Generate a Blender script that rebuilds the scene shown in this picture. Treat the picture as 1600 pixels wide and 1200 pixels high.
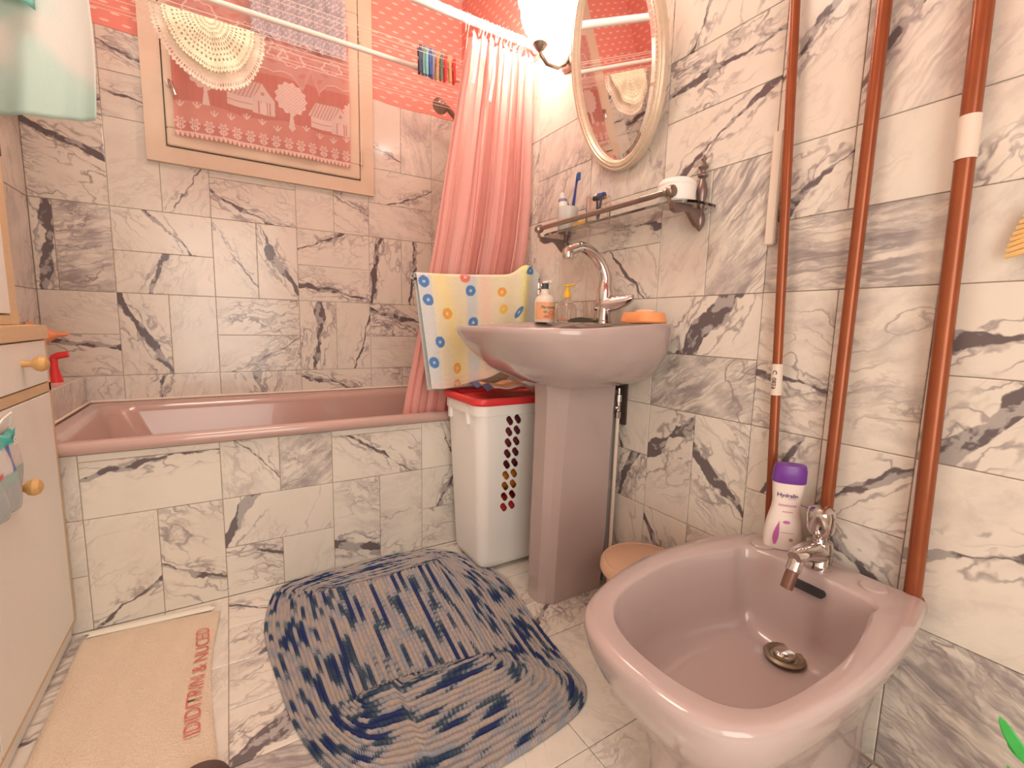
import bpy, bmesh, math, random
import numpy as np
from mathutils import Vector, Matrix
random.seed(7)
R = math.radians; PI = math.pi
SC = bpy.context.scene
for o in list(bpy.data.objects): bpy.data.objects.remove(o)
COL = SC.collection

# ------------------------------------------------------------------ camera
F_PX = 715.6; YAW, PIT, ROL = 0.55331, -0.127966, 0.0232825
fw = Vector((math.sin(YAW)*math.cos(PIT), math.cos(YAW)*math.cos(PIT), math.sin(PIT)))
rt = Vector((math.cos(YAW), -math.sin(YAW), 0)); up = rt.cross(fw)
r2 = rt*math.cos(ROL)+up*math.sin(ROL); u2 = -rt*math.sin(ROL)+up*math.cos(ROL)
cd = bpy.data.cameras.new('camera'); cam = bpy.data.objects.new('camera', cd); COL.objects.link(cam)
cd.sensor_width = 36; cd.lens = F_PX/1600*36; cd.clip_start = .02
Mx = Matrix((r2, u2, -fw)).transposed().to_4x4(); Mx.translation = (0, 0, .86); cam.matrix_world = Mx
SC.camera = cam
# ------------------------------------------------------------------ world, lights, exposure
w = bpy.data.worlds.new('world'); SC.world = w; w.use_nodes = True
w.node_tree.nodes['Background'].inputs[0].default_value = (1, .9, .8, 1)
w.node_tree.nodes['Background'].inputs[1].default_value = .3
vs = SC.view_settings; vs.view_transform = 'Standard'; vs.look = 'None'; vs.gamma = 1; vs.use_curve_mapping = False
vs.exposure = 0.0
def light(name, kind, loc, power, col, size=.2, rot=(0, 0, 0), size_y=None):
    l = bpy.data.lights.new(name, kind); l.energy = power; l.color = col
    if kind == 'AREA':
        l.size = size
        if size_y: l.shape = 'RECTANGLE'; l.size_y = size_y
    else: l.shadow_soft_size = size
    o = bpy.data.objects.new(name, l); COL.objects.link(o); o.location = loc; o.rotation_euler = rot
    return o
light('ceiling_area_light', 'AREA', (-.05, 1.0, 2.44), 12, (1, .95, .82), .55)
light('front_fill_light', 'AREA', (.0, -.80, 1.05), 20, (1, 1, .90), .9, (R(90), 0, 0), 1.5)  # added fill from behind the camera to lift floor and front, no doorway there

# ------------------------------------------------------------------ node helpers
def mat(name, col=(.8, .8, .8), rough=.5, metal=0, **k):
    m = bpy.data.materials.new(name); m.use_nodes = True
    b = m.node_tree.nodes['Principled BSDF']
    b.inputs['Base Color'].default_value = (*col, 1); b.inputs['Roughness'].default_value = rough
    b.inputs['Metallic'].default_value = metal
    for a, v in k.items(): b.inputs[a.replace('_', ' ')].default_value = v
    m.diffuse_color = (*col, 1)
    return m
def N(m, t, **k):
    n = m.node_tree.nodes.new(t)
    for a, v in k.items(): setattr(n, a, v)
    return n
def L(m, a, b): m.node_tree.links.new(a, b)
def bsdf(m): return m.node_tree.nodes['Principled BSDF']
def math_(m, op, a, b=None, c=None, clamp=False):
    n = N(m, 'ShaderNodeMath', operation=op); n.use_clamp = clamp
    for i, v in enumerate((a, b, c)):
        if v is None: continue
        if isinstance(v, (int, float)): n.inputs[i].default_value = v
        else: L(m, v, n.inputs[i])
    return n.outputs[0]
def maprange(m, v, a, b, c=0., d=1., smooth=True):
    n = N(m, 'ShaderNodeMapRange'); n.interpolation_type = 'SMOOTHSTEP' if smooth else 'LINEAR'
    for i, x in enumerate((v, a, b, c, d)):
        if isinstance(x, (int, float)): n.inputs[i].default_value = x
        else: L(m, x, n.inputs[i])
    return n.outputs[0]
def mixc(m, f, a, b, blend='MIX'):
    n = N(m, 'ShaderNodeMix', data_type='RGBA', blend_type=blend)
    for i, v in ((0, f), (6, a), (7, b)):
        if isinstance(v, (int, float)): n.inputs[i].default_value = v
        elif isinstance(v, tuple): n.inputs[i].default_value = (*v, 1)
        else: L(m, v, n.inputs[i])
    return n.outputs[2]
def noise(m, vec, scale, detail=3, rough=.5, out=0, dist=0.):
    n = N(m, 'ShaderNodeTexNoise'); n.inputs['Scale'].default_value = scale
    n.inputs['Detail'].default_value = detail; n.inputs['Roughness'].default_value = rough
    n.inputs['Distortion'].default_value = dist
    if vec is not None: L(m, vec, n.inputs['Vector'])
    return n.outputs[out]
def vmath(m, op, a, b=None, s=None):
    n = N(m, 'ShaderNodeVectorMath', operation=op)
    for i, v in enumerate((a, b)):
        if v is None: continue
        if isinstance(v, tuple): n.inputs[i].default_value = v
        else: L(m, v, n.inputs[i])
    if s is not None:
        if isinstance(s, (int, float)): n.inputs['Scale'].default_value = s
        else: L(m, s, n.inputs['Scale'])
    return n
def bump(m, h, strength=.3, dist=.002):
    n = N(m, 'ShaderNodeBump'); n.inputs['Strength'].default_value = strength; n.inputs['Distance'].default_value = dist
    L(m, h, n.inputs['Height']); L(m, n.outputs[0], bsdf(m).inputs['Normal'])
def grainy(name, c1, c2, scale=30, rough=.6, bmp=.2, detail=3, dist=.001, **k):
    m = mat(name, c1, rough, **k); tc = N(m, 'ShaderNodeTexCoord').outputs['Object']
    f = noise(m, tc, scale, detail)
    L(m, mixc(m, f, c1, c2), bsdf(m).inputs['Base Color'])
    if bmp: bump(m, f, bmp, dist)
    return m

# ------------------------------------------------------------------ marble (one shared procedural stone; every tile carries its own vein numbers)
def marble():
    m = mat('veined_marble', (.75, .7, .66), .16); bs = bsdf(m)
    tc = N(m, 'ShaderNodeTexCoord').outputs['Object']
    a = N(m, 'ShaderNodeAttribute', attribute_type='OBJECT', attribute_name='ma')   # seed, angle, web
    b = N(m, 'ShaderNodeAttribute', attribute_type='OBJECT', attribute_name='mb')   # bold width, bold offset, cloud
    sa = N(m, 'ShaderNodeSeparateXYZ'); L(m, a.outputs['Vector'], sa.inputs[0])
    sb = N(m, 'ShaderNodeSeparateXYZ'); L(m, b.outputs['Vector'], sb.inputs[0])
    seed, ang, web = sa.outputs; bw, boff, cloud = sb.outputs
    rot = N(m, 'ShaderNodeVectorRotate', rotation_type='Z_AXIS'); L(m, tc, rot.inputs['Vector'])
    L(m, math_(m, 'MULTIPLY', ang, -1), rot.inputs['Angle'])
    p0 = rot.outputs[0]
    sv = N(m, 'ShaderNodeCombineXYZ'); L(m, math_(m, 'MULTIPLY', seed, 7.31), sv.inputs[0]); L(m, math_(m, 'MULTIPLY', seed, 3.17), sv.inputs[1]); L(m, seed, sv.inputs[2])
    ps = vmath(m, 'ADD', p0, sv.outputs[0]).outputs[0]
    def warp(vec, src, scale, amt, detail=4):
        c = noise(m, src, scale, detail, .55, out=1)
        d = vmath(m, 'SUBTRACT', c, (.5, .5, .5)).outputs[0]
        return vmath(m, 'ADD', vec, vmath(m, 'SCALE', d, s=amt).outputs[0]).outputs[0]
    q = warp(ps, ps, 7, .085); q = warp(q, q, 28, .018, 3)
    qa = vmath(m, 'MULTIPLY', q, (.36, 1, 1)).outputs[0]
    # fine web
    def ridge(vec, scale, width, detail=2):
        f = noise(m, vec, scale, detail, .5)
        r = math_(m, 'ABSOLUTE', math_(m, 'SUBTRACT', f, .5))
        return maprange(m, r, 0., width, 1., 0.)
    mask = maprange(m, noise(m, ps, 6, 2), .42, .66)
    mask2 = maprange(m, noise(m, vmath(m, 'ADD', ps, (3.3, 1.7, 0)).outputs[0], 5, 2), .40, .70)
    w1 = math_(m, 'MULTIPLY', ridge(qa, 17, .030), mask)
    w2 = math_(m, 'MULTIPLY', ridge(vmath(m, 'ADD', qa, (9.1, 4.2, 2)).outputs[0], 8.5, .016), mask2)
    w3 = math_(m, 'MULTIPLY', ridge(qa, 34, .06, 3), math_(m, 'MULTIPLY', mask, .6))
    webs = math_(m, 'MAXIMUM', math_(m, 'MAXIMUM', w1, w2), w3)
    # bold vein: a warped band at a given offset
    pw = warp(p0, ps, 6, .075, 4); pw = warp(pw, ps, 30, .018, 3)
    sy = N(m, 'ShaderNodeSeparateXYZ'); L(m, pw, sy.inputs[0])
    dist = math_(m, 'ABSOLUTE', math_(m, 'SUBTRACT', sy.outputs[1], boff))
    thick = maprange(m, noise(m, ps, 8, 3), .34, .68, .08, 1.9, False)
    bwid = math_(m, 'MULTIPLY', bw, thick)
    bold = maprange(m, math_(m, 'SUBTRACT', dist, bwid), -.0015, .0022, 1., 0.)
    bold = math_(m, 'MULTIPLY', bold, math_(m, 'GREATER_THAN', bw, .0005))
    holes = maprange(m, noise(m, vmath(m, 'MULTIPLY', q, (.5, 1, 1)).outputs[0], 34, 3), .50, .58)
    boldc = mixc(m, math_(m, 'MULTIPLY', holes, .62), (.15, .12, .125), (.58, .53, .50))
    # web grows strong beside the bold vein
    near = maprange(m, math_(m, 'SUBTRACT', dist, math_(m, 'MULTIPLY', bw, 3.2)), 0., .035, 1., 0.)
    near = math_(m, 'MULTIPLY', near, math_(m, 'GREATER_THAN', bw, .0005))
    side = math_(m, 'MULTIPLY', ridge(vmath(m, 'ADD', qa, (1.1, 7.2, 5)).outputs[0], 20, .045), near)
    # clouds
    cl = noise(m, vmath(m, 'MULTIPLY', q, (.45, 1, 1)).outputs[0], 16, 5, .65)
    cl = maprange(m, cl, .40, .72)
    # long parallel streaks on the striped stones
    qs = warp(ps, ps, 6, .045, 3); qs = warp(qs, qs, 30, .010, 2)
    s1 = ridge(vmath(m, 'MULTIPLY', qs, (.13, 1, 1)).outputs[0], 24, .085, 3)
    s2 = ridge(vmath(m, 'MULTIPLY', vmath(m, 'ADD', qs, (4, 2, 1)).outputs[0], (.16, 1, 1)).outputs[0], 52, .10, 2)
    st = math_(m, 'MULTIPLY', math_(m, 'MAXIMUM', s1, math_(m, 'MULTIPLY', s2, .6)), maprange(m, cloud, .5, .8))
    st = math_(m, 'MULTIPLY', st, maprange(m, noise(m, ps, 9, 2), .34, .62, .25, 1.))
    base = mixc(m, noise(m, ps, 4, 3), (.81, .735, .645), (.74, .675, .60))
    base = mixc(m, math_(m, 'MULTIPLY', cl, cloud), base, (.40, .355, .35))
    base = mixc(m, math_(m, 'MULTIPLY', st, .8), base, (.24, .20, .21))
    base = mixc(m, math_(m, 'MULTIPLY', webs, web, clamp=True), base, (.34, .28, .275))
    base = mixc(m, math_(m, 'MULTIPLY', side, .65), base, (.22, .175, .185))
    base = mixc(m, bold, base, boldc)
    L(m, base, bs.inputs['Base Color'])
    rr = maprange(m, noise(m, tc, 50, 2), .3, .7, .12, .24, False); L(m, rr, bs.inputs['Roughness'])
    return m
MARBLE = marble()

def wallpaper():
    m = mat('pink_dashed_wallpaper', (.75, .2, .18), .75); tc = N(m, 'ShaderNodeTexCoord').outputs['UV']
    s = N(m, 'ShaderNodeSeparateXYZ'); L(m, tc, s.inputs[0])
    row = math_(m, 'FLOOR', math_(m, 'DIVIDE', s.outputs[1], .030))
    off = math_(m, 'MULTIPLY', math_(m, 'MODULO', row, 2), .5)
    u = math_(m, 'ADD', math_(m, 'DIVIDE', s.outputs[0], .062), off)
    fu = math_(m, 'SUBTRACT', math_(m, 'FRACT', u), .5); fv = math_(m, 'SUBTRACT', math_(m, 'FRACT', math_(m, 'DIVIDE', s.outputs[1], .030)), .5)
    d = math_(m, 'ADD', math_(m, 'POWER', math_(m, 'ABSOLUTE', math_(m, 'DIVIDE', fu, .23)), 2), math_(m, 'POWER', math_(m, 'ABSOLUTE', math_(m, 'DIVIDE', fv, .13)), 2))
    dd = math_(m, 'ADD', d, math_(m, 'MULTIPLY', noise(m, tc, 150, 2), .5))
    f = maprange(m, dd, .9, 1.5, 1., 0.)
    base = mixc(m, noise(m, tc, 9, 3), (.85, .27, .22), (.80, .31, .26))
    L(m, mixc(m, f, base, (.95, .62, .54)), bsdf(m).inputs['Base Color'])
    return m
WALLPAPER = wallpaper()
GROUT = grainy('tile_grout', (.50, .36, .26), (.58, .45, .34), 60, .9, .1)
MAUVE = grainy('mauve_sanitary_ceramic', (.50, .385, .365), (.48, .375, .36), 3, .16, 0, Coat_Weight=.4)
TUBM = grainy('rose_enamel_tub', (.56, .37, .325), (.54, .355, .315), 3, .18, 0, Coat_Weight=.4)
CHROME = mat('chrome', (.66, .62, .60), .12, 1)
WORN = grainy('dark_stained_spout_end', (.12, .05, .03), (.22, .10, .06), 60, .35, .2)
BRASS = grainy('aged_pewter_brass', (.25, .20, .17), (.42, .36, .32), 25, .28, .1, metal=.9)
BRASS2 = grainy('aged_dark_bracket_metal', (.20, .14, .13), (.32, .25, .22), 25, .35, .1, metal=.75)
COPPER = grainy('brown_copper_pipe', (.35, .095, .032), (.25, .066, .026), 22, .3, .05, metal=.35)
PAINT = grainy('cream_wall_paint', (.80, .68, .58), (.74, .62, .52), 12, .6, .05)
WHITEP = mat('white_plastic', (.90, .87, .83), .35)
GREYLAM = grainy('white_laminate', (.86, .84, .78), (.83, .81, .75), 90, .45, .03)
def woodmat(name, c1, c2, sc=(1, 14, 14)):
    m = mat(name, c1, .45); tc = N(m, 'ShaderNodeTexCoord').outputs['Object']
    v = vmath(m, 'MULTIPLY', tc, sc).outputs[0]
    f = noise(m, v, 9, 4, .6); L(m, mixc(m, f, c1, c2), bsdf(m).inputs['Base Color']); bump(m, f, .08, .001)
    return m
PINE = woodmat('pale_pine_edge', (.74, .55, .34), (.60, .41, .22), (14, 1, 14))
KNOBW = woodmat('varnished_pine_knob', (.70, .42, .16), (.56, .30, .10), (10, 20, 20))
FRAME = grainy('beige_window_paint', (.76, .60, .46), (.70, .54, .41), 20, .45, .05)
def glassm(name, col=(1, 1, 1), rough=.02, ior=1.45, alpha=None):
    m = mat(name, col, rough); bsdf(m).inputs['Transmission Weight'].default_value = 1; bsdf(m).inputs['IOR'].default_value = ior
    return m
GLASS = glassm('clear_glass', (.93, .95, .94)); SHELFG = glassm('smoky_shelf_glass', (.74, .70, .68))
CLEARP = glassm('clear_plastic', (.95, .90, .87), .08, 1.3)
def cloth(name, c1, c2, scale=220, bmp=.5, trans=0., rough=.9):
    m = grainy(name, c1, c2, scale, rough, bmp, 2, .0015)
    if trans:
        nt = m.node_tree; t = N(m, 'ShaderNodeBsdfTranslucent'); t.inputs[0].default_value = (*c1, 1)
        mx = N(m, 'ShaderNodeMixShader'); mx.inputs[0].default_value = trans
        L(m, bsdf(m).outputs[0], mx.inputs[1]); L(m, t.outputs[0], mx.inputs[2])
        L(m, mx.outputs[0], nt.nodes['Material Output'].inputs[0])
    return m
def vcol(name, rough=.9, attr='Col', bmpscale=0, alpha=False, bs=.4, trans=0.):
    m = mat(name, (.8, .8, .8), rough); a = N(m, 'ShaderNodeAttribute', attribute_name=attr)
    L(m, a.outputs['Color'], bsdf(m).inputs['Base Color'])
    if alpha: L(m, a.outputs['Alpha'], bsdf(m).inputs['Alpha'])
    if bmpscale: bump(m, noise(m, N(m, 'ShaderNodeTexCoord').outputs['Object'], bmpscale, 2), bs, .003)
    if trans:
        t = N(m, 'ShaderNodeBsdfTranslucent'); L(m, a.outputs['Color'], t.inputs[0])
        mx = N(m, 'ShaderNodeMixShader'); mx.inputs[0].default_value = trans
        L(m, bsdf(m).outputs[0], mx.inputs[1]); L(m, t.outputs[0], mx.inputs[2])
        L(m, mx.outputs[0], m.node_tree.nodes['Material Output'].inputs[0])
    return m
def emis(name, col, s):
    m = mat(name, col, .5); bsdf(m).inputs['Emission Color'].default_value = (*col, 1); bsdf(m).inputs['Emission Strength'].default_value = s
    return m
RED = mat('red_plastic', (.80, .045, .05), .35); ORANGE = mat('orange_plastic', (.85, .33, .13), .45)
BLACKP = mat('black_rubber', (.03, .025, .03), .5)

# ------------------------------------------------------------------ object helpers
def tag(o, label=None, cat=None, group=None, kind=None):
    if label: o['label'] = label
    if cat: o['category'] = cat
    if group: o['group'] = group
    if kind: o['kind'] = kind
    return o
def thing(name, label, cat, loc=(0, 0, 0), group=None):
    o = bpy.data.objects.new(name, None); COL.objects.link(o); o.location = loc; o.empty_display_size = .05
    return tag(o, label, cat, group)
def origin(p):
    v = Vector((0, 0, 0))
    while p is not None: v += p.location; p = p.parent
    return v
class B:
    """collects shapes (world coordinates) into one mesh"""
    def __init__(s): s.v = []; s.f = []; s.mi = []; s.cur = 0
    def add(s, vs, fs):
        n = len(s.v); s.v += [tuple(x) for x in vs]; s.f += [tuple(i+n for i in f) for f in fs]; s.mi += [s.cur]*len(fs); return s
    def box(s, a, b, bev=0.0):
        a = Vector(a); b = Vector(b)
        if bev <= 0:
            vs = [(x, y, z) for x in (a.x, b.x) for y in (a.y, b.y) for z in (a.z, b.z)]
            return s.add(vs, [(0, 1, 3, 2), (4, 6, 7, 5), (0, 4, 5, 1), (2, 3, 7, 6), (0, 2, 6, 4), (1, 5, 7, 3)])
        bm = bmesh.new(); bmesh.ops.create_cube(bm, size=1)
        for v in bm.verts: v.co = Vector(((a.x+b.x)/2+v.co.x*(b.x-a.x), (a.y+b.y)/2+v.co.y*(b.y-a.y), (a.z+b.z)/2+v.co.z*(b.z-a.z)))
        bmesh.ops.bevel(bm, geom=list(bm.edges), offset=bev, segments=2, affect='EDGES')
        bm.verts.index_update()
        s.add([v.co[:] for v in bm.verts], [[v.index for v in f.verts] for f in bm.faces]); bm.free(); return s
    def obox(s, a, b, M, bev=0.0):
        t = B().box(a, b, bev); return s.add([(M @ Vector(v))[:] for v in t.v], t.f)
    def loft(s, rings, cap0=True, cap1=True, closed=True):
        n = len(rings[0]); vs = [p for r in rings for p in r]; fs = []
        for i in range(len(rings)-1):
            for j in range(n if closed else n-1):
                k = (j+1) % n; fs.append((i*n+j, i*n+k, (i+1)*n+k, (i+1)*n+j))
        if cap0: fs.append(tuple(range(n))[::-1])
        if cap1: fs.append(tuple((len(rings)-1)*n+j for j in range(n)))
        return s.add(vs, fs)
    def tube(s, pts, r, seg=12, cap=True):
        pts = [Vector(p) for p in pts]; n = len(pts); rs = r if hasattr(r, '__len__') else [r]*n
        t0 = (pts[1]-pts[0]).normalized(); ref = Vector((0, 0, 1)) if abs(t0.z) < .9 else Vector((1, 0, 0))
        u = t0.cross(ref).normalized(); rings = []
        for i, p in enumerate(pts):
            t = (pts[min(i+1, n-1)]-pts[max(i-1, 0)]).normalized()
            u = (u-t*u.dot(t)).normalized(); v = t.cross(u)
            rings.append([(p+(u*math.cos(a)+v*math.sin(a))*rs[i])[:] for a in [2*PI*k/seg for k in range(seg)]])
        return s.loft(rings, cap, cap)
    def lathe(s, c, prof, ax=(0, 0, 1), seg=24, sx=1, sy=1):
        c = Vector(c); ax = Vector(ax).normalized(); ref = Vector((0, 1, 0)) if abs(ax.y) < .9 else Vector((1, 0, 0))
        u = ref.cross(ax).normalized(); v = ax.cross(u)
        rings = [[(c+ax*h+(u*math.cos(a)*sx+v*math.sin(a)*sy)*max(r, .00001))[:] for a in [2*PI*k/seg for k in range(seg)]] for r, h in prof]
        return s.loft(rings, True, True)
    def ball(s, c, r, sx=1, sy=1, sz=1, seg=16):
        prof = [(r*math.sin(PI*i/10), -r*math.cos(PI*i/10)*sz) for i in range(11)]
        return s.lathe(c, prof, (0, 0, 1), seg, sx, sy)
    def grid(s, fn, nu, nv, wrap=False):
        vs = [fn(i/(nu-1) if not wrap else i/nu, j/(nv-1)) for i in range(nu) for j in range(nv)]; fs = []
        for i in range(nu if wrap else nu-1):
            for j in range(nv-1):
                k = (i+1) % nu; fs.append((i*nv+j, k*nv+j, k*nv+j+1, i*nv+j+1))
        return s.add(vs, fs)
    def build(s, name, m, parent=None, smooth=True, sharp=38, recalc=True, solid=0, sub=0):
        o0 = origin(parent); me = bpy.data.meshes.new(name)
        me.from_pydata([(x-o0.x, y-o0.y, z-o0.z) for x, y, z in s.v], [], s.f)
        for x in (m if isinstance(m, (list, tuple)) else [m]): me.materials.append(x)
        if isinstance(m, (list, tuple)): me.polygons.foreach_set('material_index', s.mi)
        if recalc:
            bm = bmesh.new(); bm.from_mesh(me); bmesh.ops.recalc_face_normals(bm, faces=bm.faces); bm.to_mesh(me); bm.free()
        if smooth: me.shade_smooth(); me.set_sharp_from_angle(angle=R(sharp))
        me.update(); o = bpy.data.objects.new(name, me); COL.objects.link(o)
        if parent is not None: o.parent = parent
        if solid: md = o.modifiers.new('solid', 'SOLIDIFY'); md.thickness = solid; md.offset = 0
        if sub: md = o.modifiers.new('sub', 'SUBSURF'); md.levels = sub; md.render_levels = sub
        return o
def colour(o, fn):
    """colour attribute per vertex from object-grid positions: print, not light"""
    me = o.data; n = len(me.vertices); co = np.empty(n*3); me.vertices.foreach_get('co', co); co = co.reshape(-1, 3)
    c = np.ones((n, 4)); c[:, :] = fn(co); a = me.color_attributes.new('Col', 'FLOAT_COLOR', 'POINT'); a.data.foreach_set('color', c.ravel())
def sg(v, p): return math.copysign(abs(v)**p, v)
def rrect(cx, cy, hx, hy, r, z, n=8):
    """rounded rectangle ring"""
    out = []
    for qx, qy, a0 in ((1, 1, 0), (-1, 1, 90), (-1, -1, 180), (1, -1, 270)):
        for k in range(n+1):
            a = R(a0+90*k/n); out.append((cx+qx*(hx-r)+r*math.cos(a), cy+qy*(hy-r)+r*math.sin(a), z))
    return out
def text_mesh(name, s, size, m, parent, fn, bold=0.0, shear=0.0, sx=1.0):
    """lettering as thin mesh; fn maps flat (x, y) to world"""
    cu = bpy.data.curves.new(name, 'FONT'); cu.body = s; cu.size = size; cu.align_x = 'CENTER'; cu.align_y = 'CENTER'; cu.shear = shear
    cu.offset = bold; cu.resolution_u = 3
    t = bpy.data.objects.new(name, cu); COL.objects.link(t)
    dg = bpy.context.evaluated_depsgraph_get(); me = bpy.data.meshes.new_from_object(t.evaluated_get(dg))
    bpy.data.objects.remove(t); o0 = origin(parent)
    bm = bmesh.new(); bm.from_mesh(me); bmesh.ops.triangulate(bm, faces=bm.faces)
    for v in bm.verts: v.co = Vector(fn(v.co.x*sx, v.co.y))-o0
    bm.to_mesh(me); bm.free(); me.materials.clear(); me.materials.append(m); me.name = name
    o = bpy.data.objects.new(name, me); COL.objects.link(o); o.parent = parent; return o

# ------------------------------------------------------------------ the room shell
XL, XR, YB, YF, ZC, YA = -.574, 1.071, 2.291, -.9, 2.45, 1.587
U = .158; ZT = 12*U; G = .004
def shell(name, a, b, m):
    return tag(B().box(a, b).build(name, m, smooth=False), kind='structure')
W_back = shell('wall_back', (XL-.05, YB+G, -.02), (XR+.05, YB+.06, ZC+.02), GROUT)
W_right = shell('wall_right', (XR+G, YF-.05, -.02), (XR+.06, YB+.06, ZC+.02), GROUT)
W_left = shell('wall_left', (XL-.06, YF-.05, -.02), (XL-G, YB+.06, ZC+.02), GROUT)
W_front = shell('wall_front', (XL-.05, YF-.06, -.02), (XR+.05, YF, ZC+.02), PAINT)
FLOOR = shell('floor', (XL-.05, YF-.05, -.05), (XR+.05, YB+.05, -G), GROUT)
CEIL = shell('ceiling', (XL-.05, YF-.05, ZC), (XR+.05, YB+.05, ZC+.05), PAINT)
W_apron = shell('wall_tub', (XL, YA+G, -.01), (XR, YA+.03, .496), GROUT)
W_ledge = shell('wall_ledge', (XL, YA+G, .40), (-.467-G, YB, 4*U-G), GROUT)

tile_cache = {}
def tile_mesh(wd, ht, th=.0045):
    key = (round(wd, 3), round(ht, 3))
    if key in tile_cache: return tile_cache[key]
    e = .0013; x, y = wd/2-.0009, ht/2-.0009
    vs = [(sx*x, sy*y, -th) for sx, sy in ((-1, -1), (1, -1), (1, 1), (-1, 1))] + \
         [(sx*x, sy*y, -e*.6) for sx, sy in ((-1, -1), (1, -1), (1, 1), (-1, 1))] + \
         [(sx*(x-e), sy*(y-e), 0) for sx, sy in ((-1, -1), (1, -1), (1, 1), (-1, 1))]
    fs = [(8, 9, 10, 11)]
    for k in (0, 4):
        for j in range(4): fs.append((k+j, k+(j+1) % 4, k+4+(j+1) % 4, k+4+j))
    me = bpy.data.meshes.new('tile'); me.from_pydata(vs, [], fs); me.materials.append(MARBLE); me.update()
    tile_cache[key] = me; return me
# vein styles: (web, bold width, bold offset, cloud)
def P(a=20): return (a, .30, 0, 0, .10)
def W(a=20, w=.75, c=.35): return (a, w, 0, 0, c)
def S(a=20): return (a, 1.0, 0, 0, .85)
def Bd(a, wd=.012, off=0., w=.5, c=.15): return (a, w, wd, off, c)
cnt = [0]
def put_tile(parent, cx, cy, wd, ht, place, style=None):
    cnt[0] += 1; rnd = random.Random(cnt[0]*13+5)
    if style is None:
        r = rnd.random(); a = rnd.choice((-60, -40, -20, 10, 30, 50, 70))
        style = P(a) if r < .3 else W(a) if r < .62 else Bd(a, rnd.uniform(.004, .010), rnd.uniform(-.04, .04)) if r < .85 else S(a)
    o = bpy.data.objects.new('tile', tile_mesh(wd, ht)); COL.objects.link(o); o.parent = parent
    loc, rot = place(cx, cy); o.location = loc
    o.rotation_euler = (rot[0]+R(rnd.uniform(-.12, .12)), rot[1], rot[2]+R(rnd.uniform(-.12, .12)))
    a, web, bw, bo, cl = style
    o['ma'] = (float(rnd.random()*5+cnt[0]*.37), float(R(a)), float(web)); o['mb'] = (float(bw), float(bo), float(cl))
    return o
def wall_tiles(parent, rows, place, x_of, z_of, sgn=1):
    for (i0, j0, i1, j1), st in rows:
        xa, xb = x_of(i0), x_of(i1); za, zb = z_of(j0), z_of(j1)
        put_tile(parent, (xa+xb)/2, (za+zb)/2, abs(xb-xa), zb-za, place, st)
XI = lambda i: -.04+U*i if -3.3 < i < 6.9 else (XL if i < 0 else XR)
ZI = lambda j: U*j
bk = [((-9, 3, -2, 4), W(80)), ((-2, 3, 0, 4), Bd(75, .008, .05, .4)), ((0, 3, 2, 4), Bd(100, .02, 0, .7, .5)), ((2, 3, 4, 4), Bd(-20, .008, 0, .9)), ((4, 3, 5, 4), W(-30, 1)), ((5, 3, 9, 4), W(-40, 1)),
      ((-9, 4, -2, 5), Bd(-14, .009, .045, .7)), ((-9, 5, -2, 6), W(-30, .4, .2)), ((-2, 4, -1, 6), Bd(-62, .013, .0, .6, .05)), ((-1, 4, 0, 6), P(70)),
      ((0, 5, 2, 6), W(12, 1.3, .2)), ((0, 4, 2, 5), Bd(28, .006, -.02, 1.1, .2)), ((2, 4, 3, 6), Bd(83, .010, .0, 1.1, .1)), ((3, 4, 4, 6), Bd(72, .004, -.05, .2, .05)),
      ((4, 5, 6, 6), Bd(-14, .010, .015, 1.2, .2)), ((4, 4, 6, 5), P(-20)), ((6, 4, 9, 6), W(60)),
      ((-9, 6, -3, 8), Bd(88, .012, -.01, .9, .2)), ((-3, 6, -2, 8), S(18)), ((-2, 7, 0, 8), Bd(-48, .004, .01, .5, .1)), ((-2, 6, 0, 7), Bd(68, .007, .02, .5, .3)),
      ((0, 6, 1, 8), Bd(-58, .0022, .0, .5, .05)), ((1, 6, 2, 8), Bd(-64, .010, .0, .3, .05)), ((2, 7, 4, 8), Bd(26, .006, .06, .5, .05)), ((2, 6, 4, 7), Bd(-8, .005, -.035, .5, .05)),
      ((4, 6, 5, 8), Bd(80, .007, .05, .8, .1)), ((5, 6, 6, 8), Bd(85, .006, .02, .6, .1)), ((6, 6, 9, 8), W(70, .9)),
      ((-9, 8, -2, 10), Bd(-22, .010, .05, 1.0, .1)), ((-2, 8, -1, 10), P(30)), ((-1, 8, 0, 9.2), Bd(60, .002, 0, .3, .1)), ((0, 8, 2, 9), Bd(-24, .008, -.045, .6, .1)), ((0, 9, 2, 9.2), P(0)),
      ((2, 8, 3, 9.2), P(10)), ((3, 8, 4, 9.2), Bd(-25, .005, .03, .7)), ((4, 8, 6, 9), W(-20, .9, .55)), ((4, 9, 6, 10), Bd(25, .003, -.05, .4, .2)), ((6, 8, 9, 10), W(60, 1.0, .4)),
      ((-9, 10, -2, 11), Bd(-8, .009, 0, 1.1, .3)), ((-9, 11, -2, 12), W(-10)), ((-2, 10, -1.15, 11), Bd(-8, .004, 0, .7, .3)), ((-2, 11, -1.15, 12), Bd(-12, .005, 0, .7, .2)),
      ((4.1, 10, 5, 12), Bd(-10, .004, -.08, .3, .1)), ((5, 10, 6, 12), W(-70, .9, .6)), ((6, 10, 9, 12), W(40))]
wall_tiles(W_back, bk, lambda x, z: ((x, YB, z), (R(90), 0, 0)), XI, ZI)
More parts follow.
